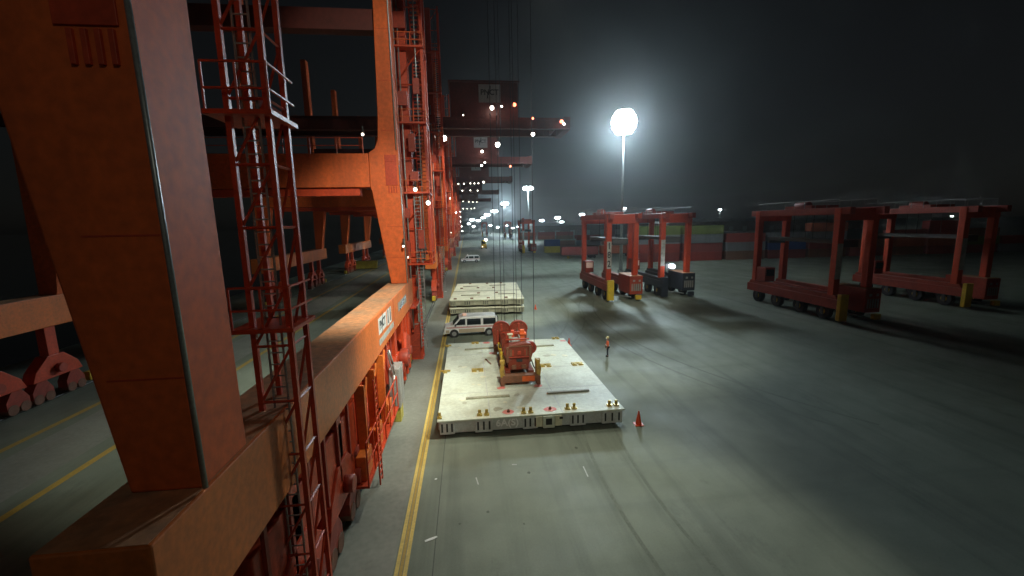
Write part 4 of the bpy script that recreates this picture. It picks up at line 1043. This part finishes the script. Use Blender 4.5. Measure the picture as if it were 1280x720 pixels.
def aim(o, target):
    d = Vector(target)-o.location; o.rotation_euler = d.to_track_quat('-Z', 'Y').to_euler()
def spot(name, loc, target, watts, cone, blend=.5, col=(1, .98, .92), rad=.5):
    l = bpy.data.lights.new(name, 'SPOT'); l.energy = watts; l.spot_size = R(cone); l.spot_blend = blend; l.color = col; l.shadow_soft_size = rad
    o = bpy.data.objects.new(name, l); COL.objects.link(o); o.location = loc; aim(o, target); return o
sun = bpy.data.lights.new('moonlight', 'SUN'); sun.energy = .012; sun.angle = R(.5); sun.color = (.8, .9, 1)
so_ = bpy.data.objects.new('moonlight', sun); COL.objects.link(so_); so_.rotation_euler = (R(78), 0, R(-200))
warm = (.98, 1, .84); cool = (.70, .90, 1.0)
# crane boom floods over the apron and fill spots added among them, none with a fixture
spot('boom_fill_flood', (5, 26, 28), (4.2, 13.5, 0), 13500, 42, .5, warm, .8)
spot('boom_fill_flood', (9, 36, 28), (6.0, 27.0, 0), 8500, 50, .5, warm, .8)
spot('boom_fill_flood', (4, 6, 28), (-4.2, 32.0, 7), 38000, 42, .5, warm, .8)
spot('boom_fill_flood', (12, 40, 28), (3.0, 60.0, 0), 33000, 50, .6, warm, .8)
spot('boom_fill_flood', (4, 14, 28), (-5.8, 35, 24), 9000, 36, .6, warm, .6)
spot('boom_fill_flood', (5, 16, 28), (15, 41, 0), 20000, 50, .7, warm, 1.2)  # added fill for the worker and the carrier's shadow
spot('boom_fill_flood', (13, 20, 27), (-5, 25, 5.5), 31000, 36, .6, warm, .8)  # added fill to brighten the face of the sill beam
spot('camera_side_fill', (3.5, -5, 19), (4, 22, .7), 4200, 34, .7, warm, .6)  # unseen fill added behind the camera for the hatch cover's near side
spot('camera_side_fill', (3, -6, 22), (-6.5, 9, 14), 650, 60, .8, warm, .6)  # unseen dim fill added behind the camera for the nearest crane leg
# lamps of the near mast: down-lights on the yard and an all-round glow
ml = Vector((mp.x, mp.y, mp.z-.5))
spot('mast_flood', ml+Vector((-2, -1, -1)), (14, 62, 0), 60000, 72, .7, cool, 1.2)
spot('mast_flood', ml+Vector((-2, 1, -1)), (8, 120, 0), 60000, 80, .7, cool, 1.2)
spot('mast_flood', ml+Vector((-3, -2, -1)), (14, 34, 0), 30000, 30, .8, cool, 1.2)
spot('carrier_fill', (18, 30, 28), (24, 64, 5), 17000, 38, .6, warm, 1.0)  # added spot away from the mast, no fixture, brightens the straddle carrier
spot('mast_flood', ml+Vector((0, -.4, .2)), (-6, 20, 4), 125000, 60, .9, cool, 3.0)
pl = bpy.data.lights.new('mast_glow', 'POINT'); pl.energy = 30000; pl.color = cool; pl.shadow_soft_size = 3.2
po = bpy.data.objects.new('mast_glow', pl); COL.objects.link(po); po.location = ml+Vector((0, 0, -.6))
p2 = ony(660, 235, 279)
spot('mast_flood', (p2.x, p2.y, p2.z-1.5), (p2.x-30, p2.y-10, 0), 160000, 120, .7, cool, 1.5)
spot('mast_flood', (45, 470, 33), (20, 420, 0), 200000, 130, .7, cool, 1.5)
spot('mast_flood', ml+Vector((1.5, 1, -.5)), (54, 124, 4), 16000, 90, .7, cool, 1.5)
# floods on the farther cranes, lighting their legs and lane
for yy, pw in ((60, 8000), (100, 10000), (150, 12000), (215, 16000)):
    spot('crane_flood', (4, yy, 26), (-5.5, yy+14, 9), pw, 75, .6, warm, .6)
# haze
b = MB(); b.box(-700, 900, -30, 1500, -5.2, 95)
hz_ = b.build('haze', None); struct(hz_, 'stuff')
mh_ = bpy.data.materials.new('haze'); mh_.use_nodes = True; n_ = mh_.node_tree; n_.nodes.clear()
out = n_.nodes.new('ShaderNodeOutputMaterial'); vol = n_.nodes.new('ShaderNodeVolumePrincipled')
vol.inputs['Color'].default_value = (.85, .92, .95, 1); vol.inputs['Density'].default_value = .0004; vol.inputs['Anisotropy'].default_value = .88
n_.links.new(vol.outputs[0], out.inputs['Volume'])
hz_.data.materials.clear(); hz_.data.materials.append(mh_)

# ------------------------------------------------------------------ render settings
S.view_settings.view_transform = 'Standard'; S.view_settings.look = 'None'; S.view_settings.gamma = 1; S.view_settings.use_curve_mapping = False
S.view_settings.exposure = 0.0
S.render.engine = 'CYCLES'
S.cycles.use_denoising = True
S.cycles.max_bounces = 6; S.cycles.diffuse_bounces = 3; S.cycles.glossy_bounces = 3; S.cycles.volume_bounces = 0
S.cycles.sample_clamp_indirect = 4.0
S.cycles.caustics_reflective = False; S.cycles.caustics_refractive = False
